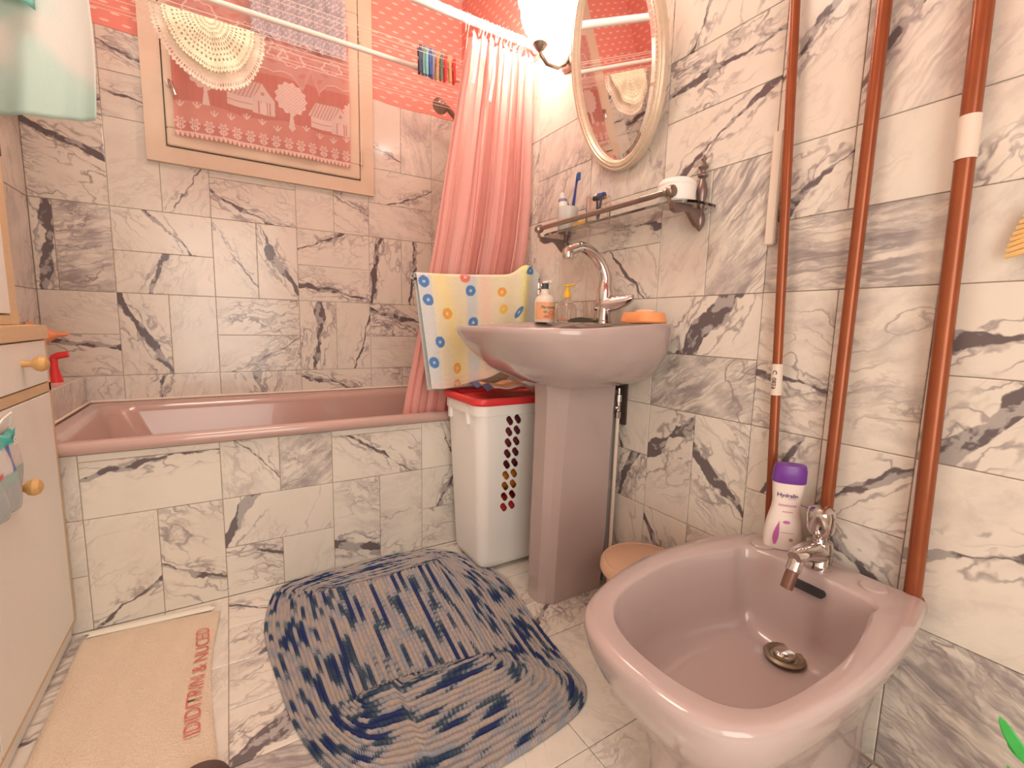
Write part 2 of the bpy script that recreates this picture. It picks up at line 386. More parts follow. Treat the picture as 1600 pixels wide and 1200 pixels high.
# right wall: column k runs away from the camera; the tile's local x points toward the camera
KY = lambda k: .94+U*k if k < 8.4 else YB
rw = [((-2, 10, 0, 12), Bd(70, .004, .02, .8, .1)), ((-2, 9, 0, 10), Bd(4, .007, .01, 1.35, .1)), ((-2, 8, 0, 9), Bd(33, .008, -.005, .3, .05)), ((0, 10, 2, 12), W(60, 1)), ((0, 8, 2, 10), (68, 1.0, 0, 0, .6)),
      ((2, 8, 4, 9), (58, 1.0, 0, 0, .64)), ((2, 9, 4, 10), (65, .9, 0, 0, .62)), ((2, 10, 4, 12), P(60)), ((4, 8, 6, 10), Bd(70, .010, 0, 1.1, .4)), ((4, 10, 6, 12), W(70)), ((6, 8, 9, 10), W(70)), ((6, 10, 9, 12), W(30)),
      ((-1, 6, 0, 8), W(55, .7, .25)), ((-2, 6, -1, 8), S(48)), ((0, 7, 2, 8), Bd(-10, .004, 0, .9, .35)), ((0, 6, 2, 7), Bd(-48, .004, .02, .7, .35)), ((2, 6, 3, 8), W(50, .5, .3)), ((3, 6, 4, 8), P(30)), ((4, 6, 6, 8), W(70, 1)), ((6, 6, 9, 8), W(60)),
      ((-2, 5, 0, 6), Bd(52, .021, -.01, .3, .1)), ((-2, 4, 0, 5), W(35, 1, .8)), ((0, 5, 2, 6), P(10)), ((0, 4, 2, 5), W(30)), ((2, 5, 4, 6), W(60, .5, .4)), ((2, 4, 4, 5), W(40)), ((4, 4, 6, 6), W(60)), ((6, 4, 9, 6), W(50)),
      ((0, 3, 1, 4), Bd(-70, .006, -.06, .3, .2)), ((0, 2, 1, 3), Bd(65, .010, .0, .8, .2)), ((1, 3, 2, 4), P(50)), ((1, 2, 2, 3), W(60)), ((2, 2, 4, 4), W(30)), ((4, 2, 6, 4), W(60)), ((6, 2, 9, 4), W(10)),
      ((-1, 2, 0, 4), Bd(34, .022, .055, .6, .15)), ((-2, 2, -1, 4), Bd(-42, .012, -.01, .8, .15)), ((0, 0, 2, 2), Bd(-52, .008, 0, .6, .2)), ((-1, 0, 0, 2), Bd(-50, .007, .02, .6, .2)), ((-2, 0, -1, 2), W(50)), ((2, 0, 4, 2), W(20)), ((4, 0, 6, 2), W(50)), ((6, 0, 9, 2), W(20)),
      ((-3, 8, -2, 10), Bd(47, .008, .055, .3, .05)), ((-4, 8, -3, 10), (56, .9, .006, .02, .66)), ((-4, 10, -2, 12), Bd(50, .005, 0, .7)), ((-3, 7, -2, 8), Bd(40, .013, -.02, 1.2, .3)), ((-4, 7, -3, 8), P(35)), ((-4, 6, -2, 7), (3, .8, 0, 0, .80)),
      ((-3, 4, -2, 6), Bd(-10, .006, -.05, .9, .35)), ((-4, 4, -3, 6), W(10, .8, .5)), ((-3, 3, -2, 4), Bd(60, .004, 0, .5)), ((-3, 2, -2, 3), P(50)), ((-4, 3, -3, 4), Bd(40, .008, .0, .8, .2)), ((-4, 2, -3, 3), Bd(-30, .010, .0, .8, .3)), ((-4, 0, -2, 2), W(30)),
      ((-6, 8, -4, 10), P(40)), ((-6, 10, -4, 12), W(40)), ((-6, 7, -4, 8), W(60, 1.0, .5)), ((-6, 6, -4, 7), W(70, .8, .5)), ((-6, 5, -4, 6), Bd(10, .012, .0, .1, .05)), ((-6, 4, -4, 5), Bd(52, .014, .05, .4, .1)),
      ((-6, 2, -4, 4), Bd(21, .010, .035, .3, .25)), ((-6, 0, -4, 2), S(-24))]
for k in range(-12, -6, 2):
    for j in range(0, 12, 2): rw.append(((k, j, k+2, j+2), None))
wall_tiles(W_right, rw, lambda y, z: ((XR, y, z), (R(90), 0, R(-90))), KY, ZI)
# left wall
lw = [((6, j, 8.5, j+2), W(20+j*10)) for j in (4, 6, 8, 10)] + [((4, j, 6, j+2), None) for j in (4, 6, 8, 10)]
for k in range(-12, 4, 2):
    for j in range(0, 12, 2): lw.append(((k, j, k+2, j+2), None))
wall_tiles(W_left, lw, lambda y, z: ((XL, y, z), (R(90), 0, R(90))), KY, ZI)
# tub apron
ap = [((-2, 2, 0, 3), Bd(10, .005, .06, .25, .05)), ((-2, 3, 0, 3.13), P(0)), ((0, 2, 1, 3.13), Bd(-50, .0025, .03, .5, .2)), ((1, 2, 2, 3.13), (34, .8, 0, 0, 1.0)), ((2, 2, 4, 3), Bd(-38, .0035, .0, .7, .1)), ((2, 3, 4, 3.13), P(0)),
      ((4, 2, 5, 3.13), Bd(-60, .003, .03, .4, .1)), ((5, 2, 9, 3.13), W(20)), ((-2, 0, -1, 2), Bd(38, .004, -.08, .35, .1)), ((-1, 0, 0, 2), Bd(-30, .009, -.05, .9, .1)), ((0, 1, 2, 2), Bd(62, .012, .11, .5, .1)), ((0, 0, 1, 1), Bd(-12, .005, .05, .8, .2)),
      ((1, 0, 2, 1), P(50)), ((2, 0, 3, 2), Bd(-15, .010, -.08, .8, .45)), ((3, 0, 4, 2), W(20, 1.0, .3)), ((4, 1, 5, 2), Bd(60, .006, -.03, .6, .2)), ((4, 0, 5, 1), W(-20, .9, .4)), ((5, 0, 9, 2), W(40)),
      ((-9, 0, -2, 1), W(80)), ((-9, 1, -2, 2), W(60)), ((-9, 2, -2, 3.13), W(80))]
wall_tiles(W_apron, ap, lambda x, z: ((x, YA, z), (R(90), 0, 0)), XI, ZI)
# ledge at the tub's left end
wall_tiles(W_ledge, [((4.1, 3, 5.2, 4), W(70, .9, .6)), ((5.2, 3, 6.8, 4), W(100, 1.0, .6)), ((6.8, 3, 8.5, 4), W(80, .8, .6))], lambda y, z: ((-.467, y, z), (R(90), 0, R(90))), KY, ZI)
for y0, y1 in ((YA, 1.93), (1.93, YB)):
    put_tile(W_ledge, (XL-.467)/2, (y0+y1)/2, .107, y1-y0, lambda x, y: ((x, y, 4*U), (0, 0, 0)), W(60))
put_tile(W_ledge, (XL-.467)/2, 3.55*U, .107, .9*U, lambda x, z: ((x, YA, z), (R(90), 0, 0)), W(60))
# floor
fl = []
pat = [((0, 0, 1, 2), None), ((1, 0, 2, 1), None), ((1, 1, 2, 2), None)]
fsty = {(0, 2): Bd(42, .005, 0, 1.0, .3), (0, 0): Bd(30, .020, .01, 1.0, .2), (0, 3): Bd(-30, .003, 0, .4, .1), (1, 0): P(20), (0, -2): Bd(40, .006, .03, .3, .1), (4, 0): Bd(40, .006, 0, 1.2, .3), (4, -1): Bd(50, .004, 0, 1, .2),
        (4, 2): W(40, 1.1, .4), (5, 0): W(30, 1.2, .2), (6, 0): W(20, 1.2, .3)}
def floor_tiles():
    for i in range(-4, 8, 2):
        for k in range(-12, 4, 2):
            v = (i//2+k//2*3) % 4
            if i == 0: v = 2
            if i == -2: v = 3
            cells = {0: [(0, 0, 2, 1), (0, 1, 2, 2)], 1: [(0, 0, 1, 2), (1, 0, 2, 2)], 2: [(0, 0, 2, 1), (0, 1, 1, 2), (1, 1, 2, 2)], 3: [(0, 0, 2, 2)]}[v]
            for a, b, c, d in cells:
                x0, x1 = max(-.04+U*(i+a), XL), min(-.04+U*(i+c), XR); y0, y1 = .94+U*(k+b), .94+U*(k+d)
                if x1-x0 < .02: continue
                y0 = max(y0, YF)
                put_tile(FLOOR, (x0+x1)/2, (y0+y1)/2, x1-x0, y1-y0, lambda x, y: ((x, y, 0), (0, 0, 0)), fsty.get((i+a, k+b)))
floor_tiles()
for i in range(-3, 8):
    x0, x1 = max(XI(i) if i > -3 else XL, XL), min(-.04+U*(i+1), XR)
    if x1-x0 > .02: put_tile(FLOOR, (x0+x1)/2, (.94+4*U+YA)/2, x1-x0, YA-.94-4*U, lambda x, y: ((x, y, 0), (0, 0, 0)), P(10))
# wallpaper band above the tiles, on all walls (a thin skin on each)
def paper(parent, org, du, wd, z0, z1, off):
    o0 = Vector(org); du = Vector(du); me = bpy.data.meshes.new('wallpaper')
    nz = Vector((0, 0, 1)); n = 30; vs = []; uv = []
    # torn, slightly wavy lower edge
    for k in range(n+1):
        x = wd*k/n; vs.append((o0+du*x+nz*(z0+random.uniform(-.006, .004)))[:]); vs.append((o0+du*x+nz*z1)[:]); uv += [(x+off, z0), (x+off, z1)]
    fs = [(2*k, 2*k+2, 2*k+3, 2*k+1) for k in range(n)]; me.from_pydata(vs, [], fs); me.materials.append(WALLPAPER)
    l = me.uv_layers.new(name='UVMap')
    for p in me.polygons:
        for li, vi in zip(p.loop_indices, p.vertices): l.data[li].uv = uv[vi]
    me.update(); o = bpy.data.objects.new('wallpaper', me); COL.objects.link(o); o.parent = parent
    md = o.modifiers.new('s', 'SOLIDIFY'); md.thickness = .002; md.offset = 0
ZW = ZT-.012
paper(W_back, (XL, YB-.001, 0), (1, 0, 0), XR-XL, ZW, ZC, 0)
paper(W_right, (XR-.001, YF, 0), (0, 1, 0), YB-YF, ZW, ZC, .02)
paper(W_left, (XL+.001, YF, 0), (0, 1, 0), YB-YF, ZW, ZC, .02)
paper(W_front, (XL, YF+.002, 0), (1, 0, 0), XR-XL, 1.2, ZC, .01)

# ------------------------------------------------------------------ window
def window():
    root = tag(B().box((-.232, YB-.022, 1.447), (-.17, YB+.004, 2.345)).box((.553, YB-.022, 1.447), (.613, YB+.004, 2.345)).box((-.17, YB-.022, 1.447), (.553, YB+.004, 1.505)).box((-.17, YB-.022, 2.285), (.553, YB+.004, 2.345)).build('window_1', FRAME, sharp=20), kind='structure')
    b = B()
    for a, c in (((-.165, 1.510), (.548, 1.572)), ((-.165, 2.20), (.548, 2.28)), ((-.165, 1.572), (-.110, 2.20)), ((.492, 1.572), (.548, 2.20))):
        b.box((a[0], YB-.032, a[1]), (c[0], YB-.004, c[1]), .003)
    b.build('sash', FRAME, root, sharp=20)
    B().box((-.112, YB-.014, 1.57), (.495, YB-.010, 2.20)).build('pane', mat('dusk_window_glass', (.16, .06, .07), .08), root, smooth=False)
    for k in range(7):
        B().box((-.10, YB-.0135, 1.99+k*.030), (.485, YB-.009, 2.016+k*.030), .002).build('slat', GREYLAM, root, sharp=20)
    for z in (1.60, 2.12):
        B().tube([(.555, YB-.034, z-.03), (.555, YB-.034, z+.03)], .005).build('hinge', FRAME, root)
    h = B().lathe((-.145, YB-.032, 1.73), [(.014, 0), (.014, -.006)], (0, 1, 0)).tube([(-.145, YB-.036, 1.73), (-.145, YB-.058, 1.73), (-.14, YB-.062, 1.725), (-.128, YB-.062, 1.68)], .006)
    h.build('window_handle', CHROME, root)
window()

# lace curtain: colour print and openness from a drawn pattern
def lace():
    x0, x1, z0, z1 = -.138, .502, 1.548, 2.13; nx, nz = 420, 380
    yy = lambda x, z: YB-.050-.006*math.sin((x-x0)*22+z*3)-.003*math.sin(x*61)
    b = B(); b.grid(lambda u, v: (x0+(x1-x0)*u, yy(x0+(x1-x0)*u, z0+(z1-z0)*v), z0+(z1-z0)*v), nx, nz)
    m = vcol('figured_lace_net', .9, alpha=True, trans=.3)
    root = b.build('lace_curtain', m, None, recalc=False)
    def fn(co):
        x = (co[:, 0]-x0)/(x1-x0)*.64; z = co[:, 2]-z0; n = len(x)
        col = np.tile([.78, .32, .27, .97], (n, 1))
        white = np.array([.97, .74, .68, 1.]); mid = np.array([.80, .36, .31, .97])
        def setm(mask, c): col[mask] = c
        mesh = (np.sin(x*2*PI/.004) > .2); setm(mesh & (z > .10), np.array([.72, .27, .23, .96]))
        setm(z > .30, np.array([.80, .40, .35, .95]))
        # hills / skyline
        sky = .285+.035*np.abs(((x*7.3) % 1)-.5)*2+.03*np.sin(x*23)
        sky = np.where((x > .45) & (x < .52), .27+.09*(1-np.abs(x-.485)/.035), sky)
        setm(np.abs(z-sky) < .0032, white); setm((z > sky), np.array([.84, .46, .41, .93]))
        setm((z > sky+.03) & (np.sin(x*90+np.sin(z*70)*2)*np.sin(z*120) > .3), mid)
        for cx, cz, r in ((.14, .39, .03), (.19, .395, .024), (.41, .38, .028), (.36, .39, .02), (.57, .39, .022), (.30, .43, .024), (.25, .45, .02), (.10, .46, .03), (.45, .46, .03)):
            d = np.hypot((x-cx)/1.7, z-cz)+.003*np.sin(np.arctan2(z-cz, x-cx)*7); setm(np.abs(d-r) < .0022, white)
        # ground
        g = z < .125+.006*np.sin(x*20); setm(g & (z > .055), np.array([.84, .38, .32, .98]))
        for cx in np.arange(.02, .64, .055):       # tufts
            for a in (-.7, 0, .7):
                t = (z-.098-.012*np.sin(cx*31)); xx = x-cx-t*a; setm((np.abs(xx) < .0016+.05*t*(.024-t)*20*0+.0012) & (t > 0) & (t < .024-.008*abs(a)), white)
        # houses
        def house(cx, cz, s):
            X, Z = (x-cx)/s, (z-cz)/s
            setm((X > -.060) & (X < .005) & (Z > 0) & (Z < .030), white)
            setm((np.abs(Z-.015) < .0012) & (X > -.06) & (X < 0), mid)
            gab = (X > 0) & (X < .056) & (Z > -.006) & (Z < .034+.04*(1-np.abs(X-.026)/.030)); setm(gab, white*.97)
            setm((X > .010) & (X < .046) & (Z > -.004) & (Z < .028) & (np.sin(X*900) > .0), mid)
            setm((X > .019) & (X < .036) & (Z > -.004) & (Z < .022), white); setm((np.hypot(X-.0275, Z-.022) < .006), white)
            setm((X > .022) & (X < .030) & (Z > .044) & (Z < .053), mid)
            sl = (Z-.030)/.045; roof = (sl > 0) & (sl < 1) & (X > -.070+sl*.026) & (X < .0+sl*.028); setm(roof, white*.95)
            setm(roof & (np.sin((X-sl*.02)*700) > .6), mid)
        house(.262, .150, 1.45); house(.565, .135, 1.4)
        # trees
        def tree(cx, cz, r):
            d = np.hypot(x-cx, (z-cz)/1.05); a = np.arctan2(z-cz, x-cx); setm(d < r+.0035*np.cos(a*13), white)
            dots = (np.sin(x*2*PI/.013)*np.sin(z*2*PI/.013) > .72); setm((d < r-.004) & dots, mid)
            setm((np.abs(x-cx) < .006+.004*np.maximum(0, (cz-r-z-.012)/.03)) & (z < cz-r+.004) & (z > cz-r-.060), white)
        tree(.105, .245, .058); tree(.405, .225, .058); tree(.655, .225, .042)
        # flower border
        p = .0465
        for k in range(14):
            cx = .018+k*p; d = np.hypot(x-cx, z-.052); a = np.arctan2(z-.052, x-cx)
            setm(d < .0145+.0045*np.cos(a*6), white); setm(np.abs(d-.0052) < .0018, mid); setm((d > .008) & (d < .0125) & (np.cos(a*6) > .75), mid)
            setm((np.abs(x-cx) < .0018) & (z < .04) & (z > .012), white)
            for s in (-1, 1):
                d2 = np.abs((x-cx)*s-.009)/.008+np.abs(z-.026-((x-cx)*s)*.8)/.006; setm(d2 < 1, white)
        setm(np.abs(z-.017) < .0022, white)
        tri = ((x % .0155)/.0155); setm((z < .016) & (np.abs(tri-.5)*2 < .35+z*38), white); setm((z < .006) & (np.abs(tri-.5) > .40), np.array([.6, .2, .2, 0.]))
        return col
    colour(root, fn)
    tag(root, 'lace net curtain figured with trees and cottages hanging on the window', 'curtain')
    # short blue-white lace valance higher up
    b = B(); b.grid(lambda u, v: (.13+.36*u, YB-.066-.006*math.sin(u*40), 1.975+.25*v+.012*abs(math.sin(u*26))*(1-v)), 90, 30)
    v = b.build('lace_valance', m, None, recalc=False)
    def fv(co):
        n = len(co); c = np.tile([.62, .60, .66, .8], (n, 1)); a = (np.sin(co[:, 0]*2*PI/.02)*np.sin(co[:, 2]*2*PI/.02) > .3); c[a] = [.85, .82, .86, 1]; return c
    colour(v, fv); tag(v, 'short bluish scalloped lace valance above the figured lace curtain', 'curtain')
lace()

# ------------------------------------------------------------------ bathtub
def tub():
    root = thing('bathtub', 'rose enamel bathtub built in behind the marble tiled front', 'bathtub', (.3, 1.93, 0))
    x0, x1, y0, y1 = -.466, XR-.001, 1.572, YB-.002; cx, cy = (x0+x1)/2, (y0+y1)/2; hx, hy = (x1-x0)/2, (y1-y0)/2
    def ring(ix, iy, r, z, dx=0): return rrect(cx+dx, cy, hx-ix, hy-iy, r, z, 8)
    rings = [ring(.006, .006, .006, .497), ring(0, 0, .010, .505), ring(0, 0, .012, .520), ring(.006, .006, .012, .529), ring(.020, .016, .016, .5305), ring(.040, .040, .05, .5285), ring(.052, .052, .09, .520), ring(.062, .060, .10, .495), ring(.10, .085, .14, .33, .02), ring(.15, .11, .16, .20, .05), ring(.22, .16, .16, .155, .07), ring(.5, .30, .05, .150, .05)]
    B().loft(rings, False, True).build('tub_body', TUBM, root, sharp=50)
    B().tube([(x0+.008, y1-.004, .5345), (x1-.008, y1-.004, .5345)], .005, 8).tube([(x0+.004, y1-.01, .5345), (x0+.004, y0+.08, .5345)], .0045, 8).build('sealant_bead', mat('cream_sealant', (.86, .70, .60), .6), root)
    B().lathe((.85, 2.17, .30), [(0, .0), (.028, .002), (.028, .008), (.0, .010)], (-.4, -1, 0)).build('overflow_cap', CHROME, root)
tub()

# ------------------------------------------------------------------ washbasin on pedestal
SX, SY = 1.0, 1.10
def basin():
    root = thing('pedestal_sink', 'mauve washbasin on a faceted pedestal against the marble wall', 'sink', (.9, SY, 0))
    n = 72
    def ring(front, half, z, back=XR-.006, p=.62, lift=0.):
        out = []
        for k in range(n):
            a = 2*PI*k/n; c, s = math.cos(a), math.sin(a)
            xm = .86
            if c < 0: x = xm-(xm-front)*abs(c)**.80; y = SY+half*sg(s, .72)
            else: x = xm+(back-xm)*min(1, abs(c)**.55*1.06); y = SY+half*sg(s, .45)*(1-.06*c)
            zz = z+lift*max(0, min(1, (x-.70)/.22))
            out.append((x, y, zz))
        return out
    rings = [ring(.80, .08, .682, 1.05), ring(.765, .13, .690, 1.06), ring(.715, .190, .706), ring(.655, .243, .735), ring(.600, .280, .782), ring(.571, .297, .818), ring(.558, .303, .838, lift=.010), ring(.556, .304, .850, lift=.016), ring(.560, .301, .855, lift=.017),
             ring(.568, .293, .855, lift=.017), ring(.590, .272, .848, .955, lift=.004), ring(.62, .245, .80, .93), ring(.68, .18, .735, .90), ring(.76, .07, .715, .86)]
    B().loft(rings, True, True).build('basin', MAUVE, root, sharp=60)
    def pring(f, h, z, ch=.022, back=1.02):
        c = SY+.01
        pts = [(back, c+h), (f+ch*2.0, c+h), (f+ch*.8, c+h-.012), (f, c+h-ch*1.6), (f, c-h+ch*1.6), (f+ch*.8, c-h+.012), (f+ch*2.0, c-h), (back, c-h)]
        # rounded: subdivide
        out = []
        for i in range(len(pts)):
            p, q = pts[i], pts[(i+1) % len(pts)]
            for t in (.0, .33, .67): out.append((p[0]+(q[0]-p[0])*t, p[1]+(q[1]-p[1])*t, z))
        return out
    B().loft([pring(.782, .056, .0, .020, 1.00), pring(.780, .058, .012, .020, 1.01), pring(.784, .062, .2, .020, 1.02), pring(.788, .064, .45, .022, 1.02), pring(.790, .069, .60, .024, 1.02), pring(.788, .073, .668, .026, 1.02), pring(.782, .078, .705, .03, 1.02)]).build('pedestal', MAUVE, root, sharp=14)
    # mixer tap
    fx, fy = 1.000, 1.085; zb = .872
    f = B().lathe((fx, fy, zb), [(.027, 0), (.027, .006), (.022, .010), (.0215, .055), (.024, .07), (.0245, .098), (.019, .115), (.0175, .13), (.015, .132), (0, .134)]).build('faucet', CHROME, root)
    pts = []
    for t in range(15):
        s = t/14; a = R(-8+112*s)
        pts.append((fx+.004-.118*(1-math.cos(a*.98))*.95, fy+.02*s, zb+.125+.102*math.sin(min(a, PI/2))-.018*max(0, s-.8)*5))
    B().tube(pts, [.0195-.0045*i/(len(pts)-1) for i in range(len(pts))], 14).build('spout', CHROME, f)
    e = Vector(pts[-1]); B().lathe((e.x-.002, e.y, e.z-.017), [(.0145, -.006), (.0175, 0), (.0175, .016), (.015, .024), (0, .026)]).build('aerator', CHROME, f)
    M = Matrix.Translation((fx, fy, zb+.040)) @ Matrix.Rotation(R(-62), 4, 'Z') @ Matrix.Rotation(R(-3), 4, 'Y')
    lv = B(); rg = []
    for x, wy, z0, z1 in ((-.028, .014, .0, .030), (-.012, .022, -.006, .040), (.015, .025, -.008, .044), (.045, .024, .000, .044), (.075, .022, .010, .044), (.092, .016, .022, .043)):
        rg.append([(M @ Vector((x, wy*math.cos(a), (z0+z1)/2+(z1-z0)/2*math.sin(a))))[:] for a in [2*PI*k/14 for k in range(14)]])
    lv.loft(rg).build('lever', CHROME, f)
    B().lathe((.84, SY, .716), [(.02, 0), (.022, .002), (.014, .004), (0, .003)]).build('basin_drain', CHROME, root)
basin()

# ------------------------------------------------------------------ bidet
def bidet():
    root = thing('bidet', 'mauve bidet with chrome mixer tap standing against the marble wall', 'bidet', (.78, .42, 0))
    oc = [(1.036, .545), (1.015, .570), (.965, .592), (.86, .614), (.74, .618), (.64, .604), (.555, .577), (.497, .548), (.462, .505), (.447, .445), (.446, .385), (.452, .325), (.472, .280), (.51, .252), (.565, .238), (.66, .227), (.76, .224), (.88, .230), (.965, .241), (1.020, .252), (1.036, .272)]
    ic = [(.955, .518), (.90, .546), (.82, .567), (.74, .574), (.66, .566), (.59, .550), (.545, .528), (.512, .492), (.495, .445), (.491, .390), (.497, .342), (.513, .303), (.545, .277), (.59, .266), (.66, .261), (.74, .262), (.82, .272), (.90, .290), (.950, .316)]
    def smooth(c, n=100, closed=True):
        m = len(c); d = [0]
        for i in range(m): d.append(d[-1]+math.dist(c[i], c[(i+1) % m]))
        out = []; Lt = d[-1]
        for k in range(n):
            t = Lt*k/n; i = max(j for j in range(m) if d[j] <= t); u = (t-d[i])/(d[i+1]-d[i])
            p = [np.array(c[(i+q) % m]) for q in (-1, 0, 1, 2)]
            v = .5*((2*p[1])+(-p[0]+p[2])*u+(2*p[0]-5*p[1]+4*p[2]-p[3])*u*u+(-p[0]+3*p[1]-3*p[2]+p[3])*u**3)
            out.append((float(v[0]), float(v[1])))
        return out
    # linear ends at the wall side keep the corners crisp
    O = smooth(oc); I = smooth(ic); cxo, cyo = .80, .42
    def sc(P_, fx, fy, z, cx=.80, cy=.42, dx=0): return [(min(1.036, cx+(x-cx)*fx+dx), cy+(y-cy)*fy, z) for x, y in P_]
    def so(fx, fy, z):      # outer skin: keeps meeting the wall at the back
        return [((.80+(x-.80)*fx) if x < .80 else x, .42+(y-.42)*(fy+(.06*(x-.8)/.236 if x > .8 else 0)*(fy < .9)), z) for x, y in O]
    def mix(A, B_, t, z): return [(a[0]*(1-t)+b[0]*t, a[1]*(1-t)+b[1]*t, z) for a, b in zip(A, B_)]
    rings = [so(.60, .55, .0), so(.61, .56, .012), so(.60, .55, .10), so(.66, .62, .18), so(.82, .78, .26), so(.935, .915, .315), so(.982, .975, .350), so(1.0, 1.0, .374), so(.999, .997, .383), so(.990, .988, .3895),
             mix(O, I, .35, .391), mix(O, I, .9, .390), mix(O, I, .98, .388), mix(O, I, 1.02, .383), sc(I, .975, .965, .365, .735), sc(I, .95, .93, .32, .75), sc(I, .925, .87, .265, .80), sc(I, .84, .76, .232, .815), sc(I, .62, .54, .219, .865), sc(I, .12, .1, .214, .905)]
    B().loft(rings, True, True).build('bowl', MAUVE, root, sharp=70)
    B().lathe((.905, .418, .2225), [(0, 0), (.036, 0), (.037, .003), (.033, .007), (.028, .005), (.024, .001), (.0, .001)], seg=28).build('drain_ring', grainy('limescaled_brass', (.20, .15, .09), (.45, .38, .28), 40, .4, .1, metal=.8), root)
    B().lathe((.905, .418, .2245), [(.019, 0), (.019, .006), (.014, .009), (0, .010)], seg=20).build('drain_plug', CHROME, root)
    for y in (.522, .322):
        B().lathe((.982 if y > .4 else 1.0, y, .389), [(.023, 0), (.023, .004), (.020, .006), (0, .0065)], seg=24).build('hole_cap', MAUVE, root, sharp=30)
    # overflow slot, a dark stadium set in the rear wall of the bowl
    sl = B(); c = Vector((.9455, .408, .360)); rg = [[], []]
    for k in range(20):
        a = 2*PI*k/20; yy = .024*(1 if math.cos(a) > 0 else -1)+.007*math.cos(a); zz = .007*math.sin(a)
        rg[0].append((c.x-.002+zz*.35, c.y+yy, c.z+zz)); rg[1].append((c.x+.012+zz*.35, c.y+yy, c.z+zz))
    sl.loft(rg).build('overflow_slot', BLACKP, root)
    # tap
    fx, fy, z = .992, .415, .390
    f = B().lathe((fx, fy, z), [(.026, 0), (.027, .004), (.0245, .010), (.024, .045), (.022, .055), (0, .058)]).build('faucet', CHROME, root)
    B().loft([[(fx+(-.004-x)*1, fy+w*math.cos(a), z+h+t*math.sin(a)) for a in [2*PI*k/14 for k in range(14)]] for x, w, h, t in ((-.02, .018, .03, .020), (.0, .024, .032, .024), (.03, .022, .040, .021), (.06, .018, .045, .016), (.080, .017, .045, .014), (.092, .012, .044, .010))]).build('spout', CHROME, f)
    sp = (fx-.082, fy, z+.040); ax = Vector((-.45, .05, -1)).normalized()
    B().lathe(sp, [(.0125, -.004), (.0135, .004), (.0135, .026), (.0115, .028), (0, .029)], ax).build('nozzle_collar', CHROME, f)
    B().lathe(Vector(sp)+ax*.026, [(.011, 0), (.0115, .012), (.011, .036), (.0, .038)], ax).build('stained_nozzle', WORN, f)
    B().lathe((fx, fy, z+.052), [(.012, 0), (.012, .012), (.021, .022), (.024, .032), (.0245, .060), (.022, .070), (.012, .074), (0, .0745)], (-.12, 0, 1)).build('handle', CHROME, f)
    B().lathe((fx-.0275, fy, z+.090), [(.0045, 0), (.0045, -.002), (0, -.003)], (-1, 0, 0)).build('hot_mark', RED, f)
    B().lathe((fx-.0275, fy-.008, z+.090), [(.0045, 0), (.0045, -.002), (0, -.003)], (-1, 0, 0)).build('cold_mark', BLACKP, f)
bidet()

